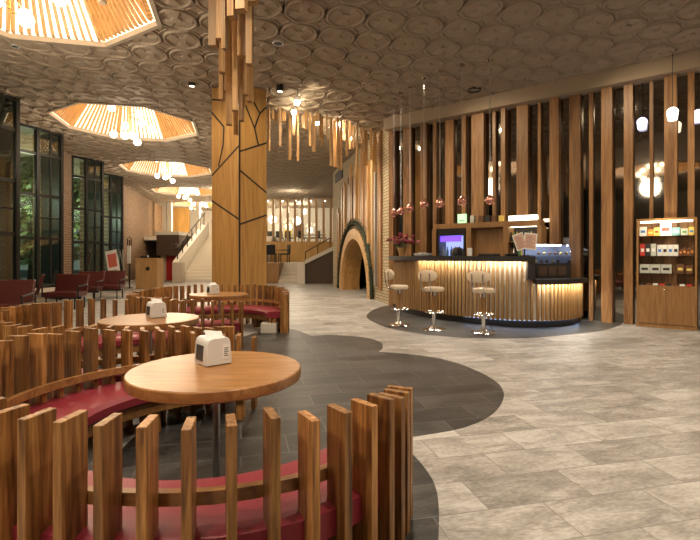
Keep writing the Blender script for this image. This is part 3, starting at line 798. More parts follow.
# things on top of the back bar
def wall_box(name, px0, px1, py0, py1, off, dep, m, label, cat, group=None, z0=None):
    z0 = zat((px0+px1)/2, py1, off) if z0 is None else z0
    s_ = wall_s_off(px0, off); e_ = wall_s_off(px1, off); c = W3((s_+e_)/2, off-dep/2, z0)
    h = zat((px0+px1)/2, py0, off)-z0
    o = B(name, -(e_-s_)/2, (e_-s_)/2, -dep/2, dep/2, 0, max(h, .02), m, None, .004, loc=c, rz=WA)
    return tag(o, label, cat, group)
wall_box('lit_sign', 457.5, 466, 214, 221.5, .55, .05, M['signgreen'], 'small glowing pale green sign standing on the back bar', 'sign', z0=zt+.002)
B('dark_marks', -.06, .06, -.0275, -.0255, .05, .065, M['dark'], bpy.data.objects['lit_sign'])
for i, (a, b_, m, l) in enumerate([(470, 474, T['greyb'], 'small grey tin on the back bar beside the green sign'), (478, 483.5, T['brown'], 'small brown box on the back bar above the wood panel'), (484.5, 490, T['darkb'], 'small dark box on the back bar above the wood panel'), (491.5, 496, T['brown'], 'little brown tin on the back bar right of the dark box'), (498.5, 502.5, T['yellow'], 'small yellow tin on the back bar before the light strip')]):
    wall_box('tin', a, b_, 215.5, 221.5, .55, .1, m, l, 'tin', z0=zt+.002)
# counter objects
def on_path(px):
    i = min(range(len(path)), key=lambda i: abs((path[i].x/path[i].y)*F+CX-px)); return path[i], normals2(path)[i], path[i:i+2]
def on_bar(px, inn, top=HT):
    p, n, _ = on_path(px); q = p-n*inn; return Vector((q.x, q.y, top+.001)), math.atan2(-n.x, n.y)+PI
c, a = on_bar(402, .25)
c = Vector((1.23, 11.1, HT+.001))
t = thing('flower_vase', 'burgundy flower bouquet in a wooden vase on the far end of the bar', 'flowers', c)
bm = bmesh.new(); lathe(bm, [(0, 0), (.06, 0), (.10, .16), (.12, .20), (.105, .20), (.05, .04), (0, .04)], 16); fin('vase', bm, M['ash'], t, True)
rnd = random.Random(2); bm1, bm2, bm3 = bmesh.new(), bmesh.new(), bmesh.new()
for i in range(34):
    p = Vector((rnd.gauss(0, .17), rnd.gauss(0, .12), .30+abs(rnd.gauss(0, .11))))
    tube(bm3, [(0, 0, .1), (p.x*.5, p.y*.5, .2), p], .004, 5)
    b_ = bm2 if i % 5 == 0 else bm1
    for _ in range(8):
        d = Vector((rnd.gauss(0, 1), rnd.gauss(0, 1), rnd.gauss(0, 1))).normalized(); ball(b_, p+d*.03, .028, 1, (1, 1, .7))
for i in range(40):
    p = Vector((rnd.gauss(0, .15), rnd.gauss(0, .1), .26+rnd.random()*.15)); d = Vector((rnd.gauss(0, 1), rnd.gauss(0, 1), .3)).normalized()*.06; q = d.orthogonal().normalized()*.018
    bm3.faces.new([bm3.verts.new(x) for x in (p, p+d*.5+q, p+d, p+d*.5-q)])
fin('blossoms', bm1, M['petal'], t); fin('pink_blossoms', bm2, M['pinkpetal'], t); fin('stems', bm3, M['green'], t)
for i, (x, y, n) in enumerate([(1.52, 10.55, 3), (1.60, 10.35, 4), (1.70, 10.17, 3)]):
    for j in range(n):
        bm = bmesh.new(); lathe(bm, [(0, 0), (.05, 0), (.085, .016), (.08, .02), (0, .008)], 18)
        tag(fin('saucer', bm, M['white'], None, True, loc=(x, y, HT+.001+j*.019)), 'white saucer in the %s low stack at the flower end of the bar' % ('first', 'second', 'third')[i], 'saucer', 'saucers in the %s stack' % ('first', 'second', 'third')[i])
bm = bmesh.new(); lathe(bm, [(0, 0), (.12, 0), (.13, .06), (.10, .15), (.05, .18), (0, .18)], 18)
tag(fin('black_bowl', bm, M['black'], None, True, loc=(2.18, 9.46, HT+.001)), 'rounded black canister on the bar in front of the fridge', 'canister')
tag(B('card_holder', -.045, .045, -.03, .03, 0, .16, M['tissue'], None, .004, loc=(2.40, 9.36, HT+.001), rz=-.5), 'small white card box on the bar beside the black canister', 'card box')
tag(B('serving_tray', -.2, .2, -.16, .16, 0, .045, M['black'], None, .01, loc=(2.72, 9.10, HT+.001), rz=-.35), 'flat black tray on the bar before the wood panel', 'tray')
tag(B('serving_tray', -.11, .11, -.10, .10, 0, .045, M['black'], None, .01, loc=(3.12, 9.02, HT+.001), rz=-.1), 'small flat black tray on the bar below the menus', 'tray')
# menus on a stand
mt = thing('menu_stand', 'two large pinkish menu boards propped up on the bar before the lit bottles', 'menu stand', (3.24, 8.72, HT+.001), .0)
for nm, x, rz_, ry, m in (('menu_board', -.02, .3, .50, M['paper']), ('menu_board', .11, -.15, -.20, M['paper'])):
    bm = bmesh.new(); box(bm, -.115, .115, -.008, .008, 0, .31); box(bm, -.10, .10, -.010, -.0079, .02, .29, 1)
    for i in range(9): box(bm, -.08, .08-.03*(i % 3), -.0115, -.0099, .045+i*.025, .050+i*.025, 2)
    o = fin(nm, bm, [T['whiteb'], m, T['brown']], mt, loc=(x, 0, .12)); o.rotation_euler = (-.12, -ry*.6, rz_)
bm = bmesh.new(); tube(bm, [(0.05, .09, 0), (0.05, .06, .30)], .012); lathe(bm, [(0, 0), (.09, 0), (.09, .012), (0, .012)], 16, (0.05, .07)); fin('stand', bm, M['black'], mt)
# pastry display case / coffee station on low counter
c, a = on_bar(553, .22, LT)
pd = thing('glass_display_case', 'curved glass display case lit cool white on the low end of the bar', 'display case', (3.80, 9.02, LT+.001), .30)
w = .39
bm = bmesh.new(); box(bm, -w, w, -.20, .22, 0, .27); fin('case_base', bm, M['slab'], pd)
bm = bmesh.new()
for i in range(3): box(bm, -w+.04+i*.22, -w+.22+i*.22, -.206, -.199, .05, .22)
fin('grille_panel', bm, M['brownbox'], pd)
def curve_sec(n=8): return [(-.20, .27)] + [(-.20+.16*(1-math.cos(PI/2*k/n)), .48+.17*math.sin(PI/2*k/n)) for k in range(n+1)] + [(.20, .65), (.22, .27)]
bm = bmesh.new(); sec = curve_sec(); r0 = [bm.verts.new((-w, y, z)) for y, z in sec]; r1 = [bm.verts.new((w, y, z)) for y, z in sec]
for k in range(len(sec)-2): bm.faces.new((r0[k], r0[k+1], r1[k+1], r1[k]))
bm.faces.new(r0); bm.faces.new(r1[::-1])
fin('curved_glass', bm, M['clear'], pd, True)
bm = bmesh.new(); box(bm, -w+.02, w-.02, -.10, .18, .43, .44); box(bm, -w+.02, w-.02, -.16, .2, .275, .285); fin('inner_shelf', bm, M['steel'], pd)
B('case_light', -w+.03, w-.1, -.06, .02, .615, .64, M['caselight'], pd)
B('back_panel', -w, w, .205, .215, .28, .64, M['caseback'], pd)
rnd = random.Random(9)
ca, sa = math.cos(.30), math.sin(.30)
for i in range(10):
    x = -.29+.065*i; z = .441 if i % 2 else .286; y = .0
    bm = bmesh.new(); ball(bm, (0, 0, .028), .03, 2, (1, 1.2, .9))
    tag(fin('pastry', bm, T['brown'] if i % 3 else T['yellow'], None, True, loc=(3.83+x*ca-y*sa, 9.02+x*sa+y*ca, LT+.003+z)), 'small pastry on a shelf inside the glass display case', 'pastry', 'pastries in the display case')

# pendants over the bar
for i, (px, py, cx_, cy) in enumerate([(394, 213, 394, 98), (401, 211, 401, 92), (409, 208, 410, 86), (424, 204, 424, 77), (440, 203, 440, 70), (463, 201, 462, 64), (490, 200, 490, 59.5)]):
    d = (CEIL-EYE)*F/(HY-cy); x = DX(cx_, d); z = DZ(py, d)
    t = thing('copper_pendant', 'small copper glass pendant over the bar, %s in the row from the arch wall' % ('first', 'second', 'third', 'fourth', 'fifth', 'sixth', 'last')[i], 'pendant lamp', (x, d, CEIL))
    bm = bmesh.new(); lathe(bm, [(0, -.035), (.05, -.03), (.06, -.001), (0, -.001)], 14); fin('ceiling_rose', bm, M['chrome'], t, True)
    bm = bmesh.new(); tube(bm, [(0, 0, -.03), (0, 0, z-CEIL+.09)], .007, 6); fin('cord', bm, M['steel'], t)
    bm = bmesh.new(); lathe(bm, [(0, z-CEIL+.10), (.02, z-CEIL+.10), (.035, z-CEIL+.075), (.085, z-CEIL+.02), (.09, z-CEIL-.02), (.06, z-CEIL-.075), (.052, z-CEIL-.075), (.08, z-CEIL-.02), (0, z-CEIL+.06)], 18); fin('glass_shade', bm, M['copper'], t, True)
    bm = bmesh.new(); ball(bm, (0, 0, z-CEIL-.02), .025, 2); fin('bulb', bm, M['shade'], t, True)
for i, (cx_, cy, py, m, l) in enumerate([(642, 66, 124.5, 'bshade', 'cool white glass pendant, left of the three above the snack cabinet'), (672.5, 50.5, 115, 'shade', 'bright warm white glass pendant, middle of the three above the snack cabinet'), (698, 54.6, 117, 'bshade', 'cool white glass pendant cut by the right edge of the frame')]):
    d = (CEIL-EYE)*F/(HY-cy); x = DX(cx_, d); z = DZ(py, d)-CEIL
    t = thing('glass_pendant', l, 'pendant lamp', (x, d, CEIL))
    bm = bmesh.new(); lathe(bm, [(0, -.035), (.05, -.03), (.06, -.001), (0, -.001)], 14); fin('ceiling_rose', bm, M['chrome'], t, True)
    bm = bmesh.new(); tube(bm, [(0, 0, -.03), (0, 0, z+.12)], .005, 6); fin('cord', bm, M['dark'], t)
    bm = bmesh.new(); lathe(bm, [(0, z+.13), (.03, z+.13), (.05, z+.12), (.085, z+.08), (.088, z+.05), (.07, z-.085), (.06, z-.095), (0, z-.095)], 20); fin('glass_shade', bm, M[m], t, True)

# ------------------------------------------------------------------ snack cabinet
cb0 = Vector((5.30, 8.64)); cw = .90
sc = thing('snack_cabinet', 'tall wooden snack cabinet with lit open shelves against the slatted wall', 'cabinet', (cb0.x, cb0.y, 0), WA)
CH, CD = 1.98, .31
B('side_panel', 0, .03, 0, CD, 0, CH, M['cab'], sc); B('side_panel', cw-.03, cw, 0, CD, 0, CH, M['cab'], sc)
B('top_panel', .03, cw-.03, 0, CD, CH-.04, CH, M['cab'], sc); B('back_panel', .03, cw-.03, CD-.015, CD, .05, CH-.04, M['cab'], sc)
B('kick_board', .03, cw-.03, .012, CD-.02, 0, .07, M['cab'], sc); B('deck', .03, cw-.03, .01, CD-.02, .735, .765, M['cab'], sc)
for x0, x1, kx in ((.033, cw/2-.002, cw/2-.03), (cw/2+.002, cw-.033, cw/2+.03)):
    o = B('door', x0, x1, 0, .02, .075, .733, M['cab'], sc)
    bm = bmesh.new(); ball(bm, (kx, -.012, .70), .012, 2); fin('knob', bm, M['chrome'], o, True)
B('lamp_tube', .06, cw-.06, .02, .05, CH-.075, CH-.045, M['shelflamp'], sc)
SHZ = [.765, .985, 1.30, 1.665]
for z in SHZ[1:]: B('glass_shelf', .031, cw-.031, .02, CD-.02, z-.01, z, M['clear'], sc)
def snack(name, x, w, h, shelf, m, label, cat, dep=.09, y=.09, group=None, face=None):
    q = rot2((x, y), WA, cb0); z = SHZ[shelf]+.002
    bm = bmesh.new(); box(bm, -w/2, w/2, -dep/2, dep/2, 0, h)
    if cat == 'snack bag':
        for v in bm.verts:
            if v.co.z > h*.5: v.co.y = .0 + (.008 if v.co.y > 0 else -.008)
    ms = [m]
    if face:
        box(bm, -w*.32, w*.32, -dep/2-.003, -dep/2+.001 if cat != 'snack bag' else -.002, h*.35, h*.62, 1); ms.append(face)
    return tag(fin(name, bm, ms, None, loc=(q[0], q[1], z), rz=WA, bevel=0), label, cat, group)
snack('snack_box', .098, .11, .17, 3, T['whiteb'], 'white and blue snack box at the left end of the top cabinet shelf', 'box', face=T['blue'])
snack('snack_box', .215, .10, .12, 3, T['orange'], 'orange snack box on the top cabinet shelf left of the crisp bag', 'box', face=T['yellow'])
snack('snack_box', .31, .08, .15, 3, T['yellow'], 'yellow snack box on the top cabinet shelf touching the crisp bag', 'box', face=T['redbox'])
snack('crisp_bag', .445, .17, .24, 3, T['whiteb'], 'white crisp bag with red print in the middle of the top cabinet shelf', 'snack bag', face=T['redbox'])
snack('snack_box', .60, .12, .14, 3, T['teal'], 'teal snack box on the top cabinet shelf right of the crisp bag', 'box', face=T['whiteb'])
snack('snack_box', .72, .10, .12, 3, T['greyb'], 'grey snack box on the top cabinet shelf near the right end', 'box', face=T['greenb'])
snack('snack_box', .82, .08, .14, 3, T['yellow'], 'pale yellow snack box at the right end of the top cabinet shelf', 'box', face=T['blue'])
for i in range(3): snack('magazine_pack', .09+.085*i, .075, .22, 2, (T['redbox'], T['darkb'], T['greyb'])[i], ('red', 'black', 'grey')[i]+' upright packet at the left of the second cabinet shelf', 'packet', face=T['whiteb'])
for i in range(4): snack('card_pack', .355+.08*i, .074, .20, 2, T['whiteb'], 'white card packet in the row at the middle of the second cabinet shelf', 'packet', group='white packets on the second shelf', face=(T['blue'], T['darkb'])[i % 2])
for i in range(4): snack('chocolate_box', .665+.055*i, .05, .12+.03*(i % 2), 2, T['brown'], 'small brown chocolate box at the right of the second cabinet shelf', 'box', group='chocolate boxes on the second shelf', face=T['orange'])
for i in range(3): snack('tea_box', .125+.165*i, .155, .16, 1, T['greyb'], ('leftmost', 'middle', 'rightmost')[i]+' pale grey box with black mark on the third cabinet shelf', 'box', face=T['darkb'])
for i in range(2): snack('coffee_pack', .66+.13*i, .11, .17-.02*i, 1, T['brown'], ('taller', 'shorter')[i]+' brown packet at the right of the third cabinet shelf', 'packet', face=T['yellow'])
for i in range(8): snack('chocolate_bar', .09+.10*i, .075, .035, 0, (T['darkb'], T['brown'], T['whiteb'], T['redbox'])[i % 4], ('dark', 'brown', 'white', 'red')[i % 4]+' chocolate bar lying on the bottom cabinet deck, '+('left half', 'right half')[i//4], 'chocolate bar', y=.07)
q = rot2((cw+.07, .16), WA, cb0)
rs = thing('luggage_case', 'dark red case on wheels beside the snack cabinet at the frame edge', 'case', (q[0]+.05, q[1]-.12, 0), WA)
B('case_shell', -.06, .12, -.08, .08, .06, .72, M['maroon'], rs, .02)
for sx_ in (-.04, .08):
    bm = bmesh.new(); tube(bm, [(sx_, -.05, .03), (sx_+.025, -.05, .03)], .03, 12); fin('wheel', bm, M['dark'], rs)

# ------------------------------------------------------------------ waiting chairs by the windows
def lounge(px, py, rz, w, label):
    b_ = P(px, py); t = thing('lounge_chair', label, 'armchair', (b_.x, b_.y, 0), rz)  # faces -y
    bm = bmesh.new(); box(bm, -w/2, w/2, -.32, .25, .30, .42); fin('seat', bm, M['maroon'], t, bevel=.02)
    bm = bmesh.new(); v = box(bm, -w/2, w/2, .22, .30, .36, .84)
    for x in v[4:]: x.co.y += .14
    fin('backrest', bm, M['maroon'], t, bevel=.02)
    bm = bmesh.new(); box(bm, -w/2+.03, w/2-.03, -.03, .03, .24, .30); box(bm, -w/2+.03, w/2-.03, -.28, -.24, .27, .30); fin('frame', bm, M['dark'], t)
    for sx_ in (-1, 1):
        bm = bmesh.new(); x = sx_*(w/2-.06); tube(bm, [(x, -.28, .0), (x, -.26, .28)], .018); fin('leg', bm, M['dark'], t)
        bm = bmesh.new(); tube(bm, [(x, .24, .0), (x, .22, .28)], .018); fin('leg', bm, M['dark'], t)
        bm = bmesh.new(); x = sx_*(w/2+.02); tube(bm, [(x, -.28, .30), (x, -.28, .56), (x, .26, .58)], .02); fin('armrest', bm, M['dark'], t)
lounge(4, 326, .25, .75, 'maroon lounge chair cut by the left edge of the frame')
lounge(24, 309, -1.0, .75, 'maroon lounge chair seen side on under the reflected chandelier window')
lounge(66, 308.5, .1, .78, 'maroon lounge chair before the brick pier, nearest of the group of three')
lounge(86, 301, .1, .75, 'maroon lounge chair between the brick pier and the far window')
lounge(109, 298.5, .15, .75, 'maroon lounge chair beside the poster easel')

# ------------------------------------------------------------------ reception desk, easel, stand
dk = P(146.5, 289); d = dk.y
rd = thing('reception_desk', 'pale wooden reception desk near the white stair', 'desk', (dk.x, dk.y, 0), .0)
hw = 11*d/F
bm = bmesh.new(); box(bm, -hw, hw, 0, .05, 0, 1.17); fin('front_panel', bm, M['ash'], rd)
B('side_panel', hw-.05, hw, .05, .6, 0, 1.17, M['ash'], rd); B('side_panel', -hw, -hw+.05, .05, .6, 0, 1.17, M['ash'], rd)
B('desktop', -hw-.02, hw+.02, -.03, .62, 1.17, 1.21, M['ash'], rd)
bm = bmesh.new(); lathe(bm, [(0, 0), (.08, 0), (.08, .02), (0, .02)], 16)
o = fin('emblem_disc', bm, M['dark'], rd, loc=(0.05, -.001, .80)); o.rotation_euler.x = PI/2
tag(B('desk_phone', -.14, .14, -.1, .1, 0, .10, M['black'], None, .02, loc=(dk.x-.2, dk.y+.3, 1.212)), 'black telephone on top of the reception desk', 'telephone')
# office chair behind the desk
cp = P(134.5, 287)
oc = thing('office_chair', 'black high backed chair half hidden behind the reception desk', 'chair', (cp.x+.1, cp.y+.5, 0), .5)
bm = bmesh.new(); v = box(bm, -.24, .24, .18, .30, .45, 1.18); fin('backrest', bm, M['black'], oc, bevel=.05)
bm = bmesh.new(); box(bm, -.25, .25, -.25, .22, .40, .50); fin('seat', bm, M['black'], oc, bevel=.04)
bm = bmesh.new(); tube(bm, [(0, 0, .05), (0, 0, .40)], .03)
for k in range(5): tube(bm, [(0, 0, .07), (.28*math.cos(k*1.2566), .28*math.sin(k*1.2566), .03)], .02)
fin('star_base', bm, M['dark'], oc)
ep = P(119, 291); d = ep.y
ea = thing('poster_easel', 'easel holding a tilted white poster with a red picture', 'easel', (ep.x, ep.y, 0), 0)
sc1 = d/F
bm = bmesh.new()
for x in (-.14, .22): tube(bm, [(x, 0, 0), (x*.6-.02, .05, 1.55)], .02)
tube(bm, [(.04, .55, 0), (0, .08, 1.5)], .02); fin('easel_legs', bm, M['steel'], ea)
bm = bmesh.new(); box(bm, -.22, .22, -.02, 0, 0, .98); box(bm, -.16, .16, -.026, -.019, .35, .85, 1); box(bm, -.14, .14, -.026, -.019, .12, .25, 2)
o = fin('poster', bm, [M['tissue'], tint('poster_red', (.62, .16, .12)), T['greyb']], ea, loc=(-.13, -.03, .55)); o.rotation_euler = (-.12, -.22, 0)
sp = P(129.5, 288); d = sp.y
st = thing('leaflet_stand', 'slim black stand with white leaflet panel beside the reception desk', 'stand', (sp.x, sp.y, 0), 0)
bm = bmesh.new(); lathe(bm, [(0, 0), (.16, 0), (.16, .02), (0, .02)], 20); tube(bm, [(0, 0, .02), (0, 0, 1.95)], .03); fin('pole', bm, M['dark'], st)
bm = bmesh.new(); box(bm, -.07, .07, -.06, -.035, 1.0, 1.72); fin('leaflet_panel', bm, M['tissue'], st)
bm = bmesh.new(); tube(bm, [(-.08, 0, 1.72), (-.08, 0, 1.98), (0, 0, 2.1), (.08, 0, 1.98), (.08, 0, 1.72)], .02); fin('hoop', bm, M['dark'], st)

# ------------------------------------------------------------------ white stair and balcony at the far left
ws = thing('white_stair', 'wide pale stone stair rising at the far end beside the oak column', 'staircase')
bm = bmesh.new(); n = 15
for i in range(n): box(bm, -8.45, -4.6, 23.2+i*.32, 23.2+n*.32+.02, i*.165, (i+1)*.165)
fin('steps', bm, M['stair'], ws)
bm = bmesh.new()
pr = [(23.0, 0), (23.0, 1.0), (28.0, 3.35), (28.0, 0)]
a = [bm.verts.new((-8.75, y, z)) for y, z in pr]; b_ = [bm.verts.new((-8.46, y, z)) for y, z in pr]
bm.faces.new(a); bm.faces.new(b_[::-1])
for i in range(4): bm.faces.new((a[i], a[(i+1) % 4], b_[(i+1) % 4], b_[i]))
fin('parapet', bm, M['stair'], ws)
bm = bmesh.new(); box(bm, -8.62, -8.2, 22.75, 23.19, 0, .98); fin('newel_block', bm, M['plaster'], ws)
bm = bmesh.new()
for i in range(7): tube(bm, [(-8.6, 23.3+i*.7, 1.1+i*.33), (-8.6, 23.3+i*.7, 1.75+i*.33)], .025, 6)
tube(bm, [(-8.6, 23.2, 1.73), (-8.6, 27.7, 3.85)], .03, 6)
fin('handrail', bm, M['dark'], ws)
struct(B('floor_landing', -14.5, -4.6, 28.0, 36.9, 2.25, 2.47, M['stair']))
bx = thing('balcony_box', 'dark brown balcony front with a pale top beside the white stair', 'balcony', (0, 0, 0))
x0, x1 = DX(158, 24.6), -8.92
B('front', x0, x1, 24.4, 28.0, DZ(255.5, 24.5), DZ(235, 24.5), M['brownbox'], bx)
B('top_ledge', x0-.05, x1, 24.35, 28.0, DZ(235, 24.5), DZ(231.5, 24.5), M['whitewall'], bx)
bm = bmesh.new()
for i in range(2):
    for j in range(2):
        xx = DX(171+j*4, 24.4); zz_ = DZ(243+i*4, 24.4); box(bm, xx, xx+.13, 24.375, 24.398, zz_-.1, zz_)
fin('sign_plates', bm, M['steel'], bx)
struct(B('wall_under_balcony', x0, DX(166, 25), 25.0, 25.2, 0, DZ(255.5, 24.5), M['plaster']))
struct(B('door_1', DX(166, 25)+.02, DX(175.5, 25), 25.0, 25.1, 0, DZ(255.5, 24.5)-.01, M['redpaint']))
struct(B('wall_upper', DX(171, 35), DX(190, 35), 34.8, 35.0, 2.47, CEIL, M['gold']))
for px in (162, 167, 195):
    struct(B('pillar', DX(px, 31), DX(px, 31)+.28, 31, 31.3, 2.47, CEIL, M['whitewall']))
gl = thing('landing_railing', 'glass railing along the upper landing above the white stair', 'railing')
B('glass_panel', -8.4, -4.7, 28.15, 28.17, 2.5, 3.45, M['clear'], gl); B('top_rail', -8.4, -4.7, 28.13, 28.19, 3.45, 3.50, M['steel'], gl)

# ------------------------------------------------------------------ far right: stair, landing, glazed restaurant
ls = thing('brown_stair', 'short pale stair between a wood clad landing and a sloped dark wall', 'staircase')
bm = bmesh.new(); xa, xb = DX(279, 22.2), DX(298, 22.2)
for i in range(6): box(bm, xa, xb, 22.0+i*.33, 24.2, i*.16, (i+1)*.16)
fin('steps', bm, M['stone'], ls)
pw = thing('sloped_parapet', 'dark sloped stair wall with pale stone cap and white end post', 'parapet')
xc, xd = DX(297.5, 21.8), DX(305, 21.8)
B('end_post', xc, xd, 21.7, 22.1, 0, DZ(262, 21.8), M['stair'], pw)
bm = bmesh.new(); xe = DX(331, 22)+.25
pr = [(xd, 0), (xe, 0), (xe, DZ(249, 22)), (xd, DZ(264, 22))]
a = [bm.verts.new((x, 21.9, z)) for x, z in pr]; b_ = [bm.verts.new((x, 22.1, z)) for x, z in pr]
bm.faces.new(a); bm.faces.new(b_[::-1])
for i in range(4): bm.faces.new((a[i], a[(i+1) % 4], b_[(i+1) % 4], b_[i]))
fin('dark_side', bm, M['brownbox'], pw)
bm = bmesh.new(); pr = [(xd, DZ(264, 22)), (xe, DZ(249, 22)), (xe, DZ(245, 22)), (xd, DZ(260, 22))]
a = [bm.verts.new((x, 21.8, z)) for x, z in pr]; b_ = [bm.verts.new((x, 22.2, z)) for x, z in pr]
bm.faces.new(a); bm.faces.new(b_[::-1])
for i in range(4): bm.faces.new((a[i], a[(i+1) % 4], b_[(i+1) % 4], b_[i]))
fin('stone_cap', bm, M['stair'], pw)
bm = bmesh.new()
for f in (0, .5, 1):
    x = xd+(xe-.3-xd)*f; z = DZ(261-14*f, 22); tube(bm, [(x, 22, z), (x, 22, z+.42)], .02, 6)
tube(bm, [(xd, 22, DZ(261, 22)+.42), (xe-.3, 22, DZ(247, 22)+.42)], .025, 6); fin('handrail', bm, M['dark'], pw)
struct(B('floor_terrace', DX(250, 22), xa-.0, 22.1, 26.9, 0, .96, M['cab']))
struct(B('floor_terrace', xa, xe, 24.2, 26.9, 0, .96, M['stair']))
struct(B('wall_terrace', DX(230, 27), DX(331, 27)+.6, 27.0, 27.3, 0, DZ(241.5, 27), M['gold']))
struct(B('floor_restaurant', DX(230, 27), 1.5, 27.3, 36.9, 1.9, DZ(241.5, 27)-.02, M['cab']))
def small_chair(x, y, z, rz, label, m='dark'):
    t = thing('dining_chair', label, 'chair', (x, y, z), rz)
    B('seat', -.25, .25, -.25, .25, .40, .47, M[m], t, .01); B('backrest', -.25, .25, .22, .28, .47, .92, M[m], t, .01)
    for a, b2 in ((-1, -1), (1, -1), (1, 1), (-1, 1)): B('leg', a*.22-.02, a*.22+.02, b2*.22-.02, b2*.22+.02, 0, .40, M[m], t)
    for a in (-1, 1): B('armrest', a*.25-.025, a*.25+.025, -.22, .24, .62, .66, M[m], t)
small_chair(DX(271, 23.6), 23.6, .962, .3, 'dark armchair on the wood clad terrace close to the oak column')
small_chair(DX(284, 24), 24.0, .962, -1.2, 'dark armchair on the wood clad terrace close to the stair')
zf = DZ(241.5, 27)
pt = thing('glazed_partition', 'tall glazed partition with pale wooden posts in front of the bright restaurant', 'partition')
for i in range(10):
    x = DX(266+i*7.2, 29); B('post', x-.07, x+.07, 29.0, 29.18, zf-.02, CEIL, M['ash'], pt)
B('partition_glass', DX(262, 29), DX(334, 29), 29.08, 29.1, zf-.02, CEIL-.02, M['clear'], pt)
struct(B('wall_restaurant', DX(235, 35), 1.5, 35, 35.2, zf, CEIL, M['whitewall']))
for i, (px, py, l) in enumerate([(272.5, 219.5, 'large round paper lamp in the restaurant close to the oak column'), (297, 221, 'large round paper lamp in the middle of the restaurant windows')]):
    t = thing('globe_lamp', l, 'pendant lamp', (DX(px, 31), 31, CEIL))
    z = DZ(py, 31)-CEIL
    bm = bmesh.new(); ball(bm, (0, 0, z), .27, 3); fin('globe', bm, M['shade'], t, True)
    bm = bmesh.new(); tube(bm, [(0, 0, 0), (0, 0, z+.26)], .012, 6); fin('cord', bm, M['dark'], t)
rl = ['first', 'second', 'third', 'fourth', 'fifth', 'sixth']
for i, px in enumerate((270, 280, 290, 303, 313, 322)):
    small_chair(DX(px, 32.5), 32.5, zf-.018, .4*i, 'dark restaurant chair behind the glazed partition, %s from the oak column' % rl[i])
for i, px in enumerate((268, 282, 296, 310, 324)):
    x = DX(px, 30.4)
    bm = bmesh.new(); lathe(bm, [(0, -.03), (.07, -.03), (.07, -.001), (0, -.001)], 12)
    tag(fin('restaurant_downlight', bm, M['lamp'], None, True, loc=(x, 30.4, CEIL)), 'bright little downlight on the ceiling just behind the glazed partition', 'downlight', 'downlights behind the partition')
for i, px in enumerate((276, 288, 300, 312)):
    wp = B('wall_picture', -.28, .28, -.03, 0, 0, 1.0, [T['whiteb'], T['yellow'], T['brown'], T['whiteb']][i], loc=(DX(px, 35), 34.995, zf+.6))
    tag(wp, ('white', 'yellow', 'brown', 'small white')[i]+' panel on the restaurant back wall', 'wall panel')

# ------------------------------------------------------------------ ceiling fixtures and lights
def light(kind, name, loc, power, col=(1, .83, .62), size=.1, spot=None, blend=.6, rot=None):
    l = bpy.data.lights.new(name, kind); l.energy = power; l.color = col
    if kind in ('POINT', 'SPOT'): l.shadow_soft_size = size
    if kind == 'SPOT': l.spot_size = math.radians(spot); l.spot_blend = blend
    o = bpy.data.objects.new(name, l); COL.objects.link(o); o.location = loc
    if rot: o.rotation_euler = rot
    return o
for i, (px, py) in enumerate([(297, 97), (294, 107), (317, 118), (339, 119), (336, 127), (351, 134)]):
    d = (CEIL-EYE)*F/(HY-py); x = DX(px, d)
    t = thing('ceiling_spotlight', 'glaring small spotlight on the ceiling by the hanging boards, %s from the oak column' % ('first', 'second', 'third', 'fourth', 'fifth', 'sixth')[i], 'spotlight', (x, d, CEIL))
    bm = bmesh.new(); lathe(bm, [(.045, -.10), (.06, -.10), (.06, -.001), (0, -.001)], 16); fin('housing', bm, M['white'], t, True)
    bm = bmesh.new(); ball(bm, (0, 0, -.125), .062, 2); fin('bulb', bm, M['lamp'], t, True)
    light('SPOT', 'spotlight_beam', (x, d, CEIL-.24), 90, size=.05, spot=130)
def small_fix(px, py, m, label, r=.07, drop=.10, bulb=True):
    d = (CEIL-EYE)*F/(HY-py); x = DX(px, d)
    t = thing('ceiling_downlight', label, 'downlight', (x, d, CEIL))
    bm = bmesh.new(); lathe(bm, [(r*.75, -drop), (r, -drop), (r, -.001), (0, -.001)], 18); fin('housing', bm, M[m], t, True)
    bm = bmesh.new(); lathe(bm, [(0, -drop+.004), (r*.75, -drop+.004), (0, -drop+.02)], 18); fin('lamp_face', bm, M['shade'] if bulb else M['grey'], t, True)
    return Vector((x, d, CEIL))
small_fix(280, 84, 'black', 'black cylinder downlight on the ceiling right of the oak column', .075, .16)
small_fix(192, 82, 'black', 'black downlight with white face on the ceiling left of the oak column', .07, .09)
small_fix(15, 45, 'white', 'small round white detector on the ceiling under the nearest coffer', .075, .03, False)
small_fix(278, 42, 'white', 'flat round white detector on the ceiling above the hanging boards', .10, .03, False)
small_fix(364, 83, 'white', 'small white detector on the ceiling between hanging boards and bar', .05, .03, False)
d = (CEIL-EYE)*F/(HY-88.5)
t = thing('ceiling_speaker', 'round black rimmed speaker on the ceiling above the bar', 'speaker', (DX(474, d), d, CEIL))
bm = bmesh.new(); lathe(bm, [(.11, -.02), (.12, -.055), (.15, -.055), (.155, -.001), (0, -.001)], 24); fin('rim', bm, M['black'], t, True)
bm = bmesh.new(); lathe(bm, [(0, -.03), (.11, -.025), (0, -.02)], 24); fin('grille', bm, M['rim'], t, True)
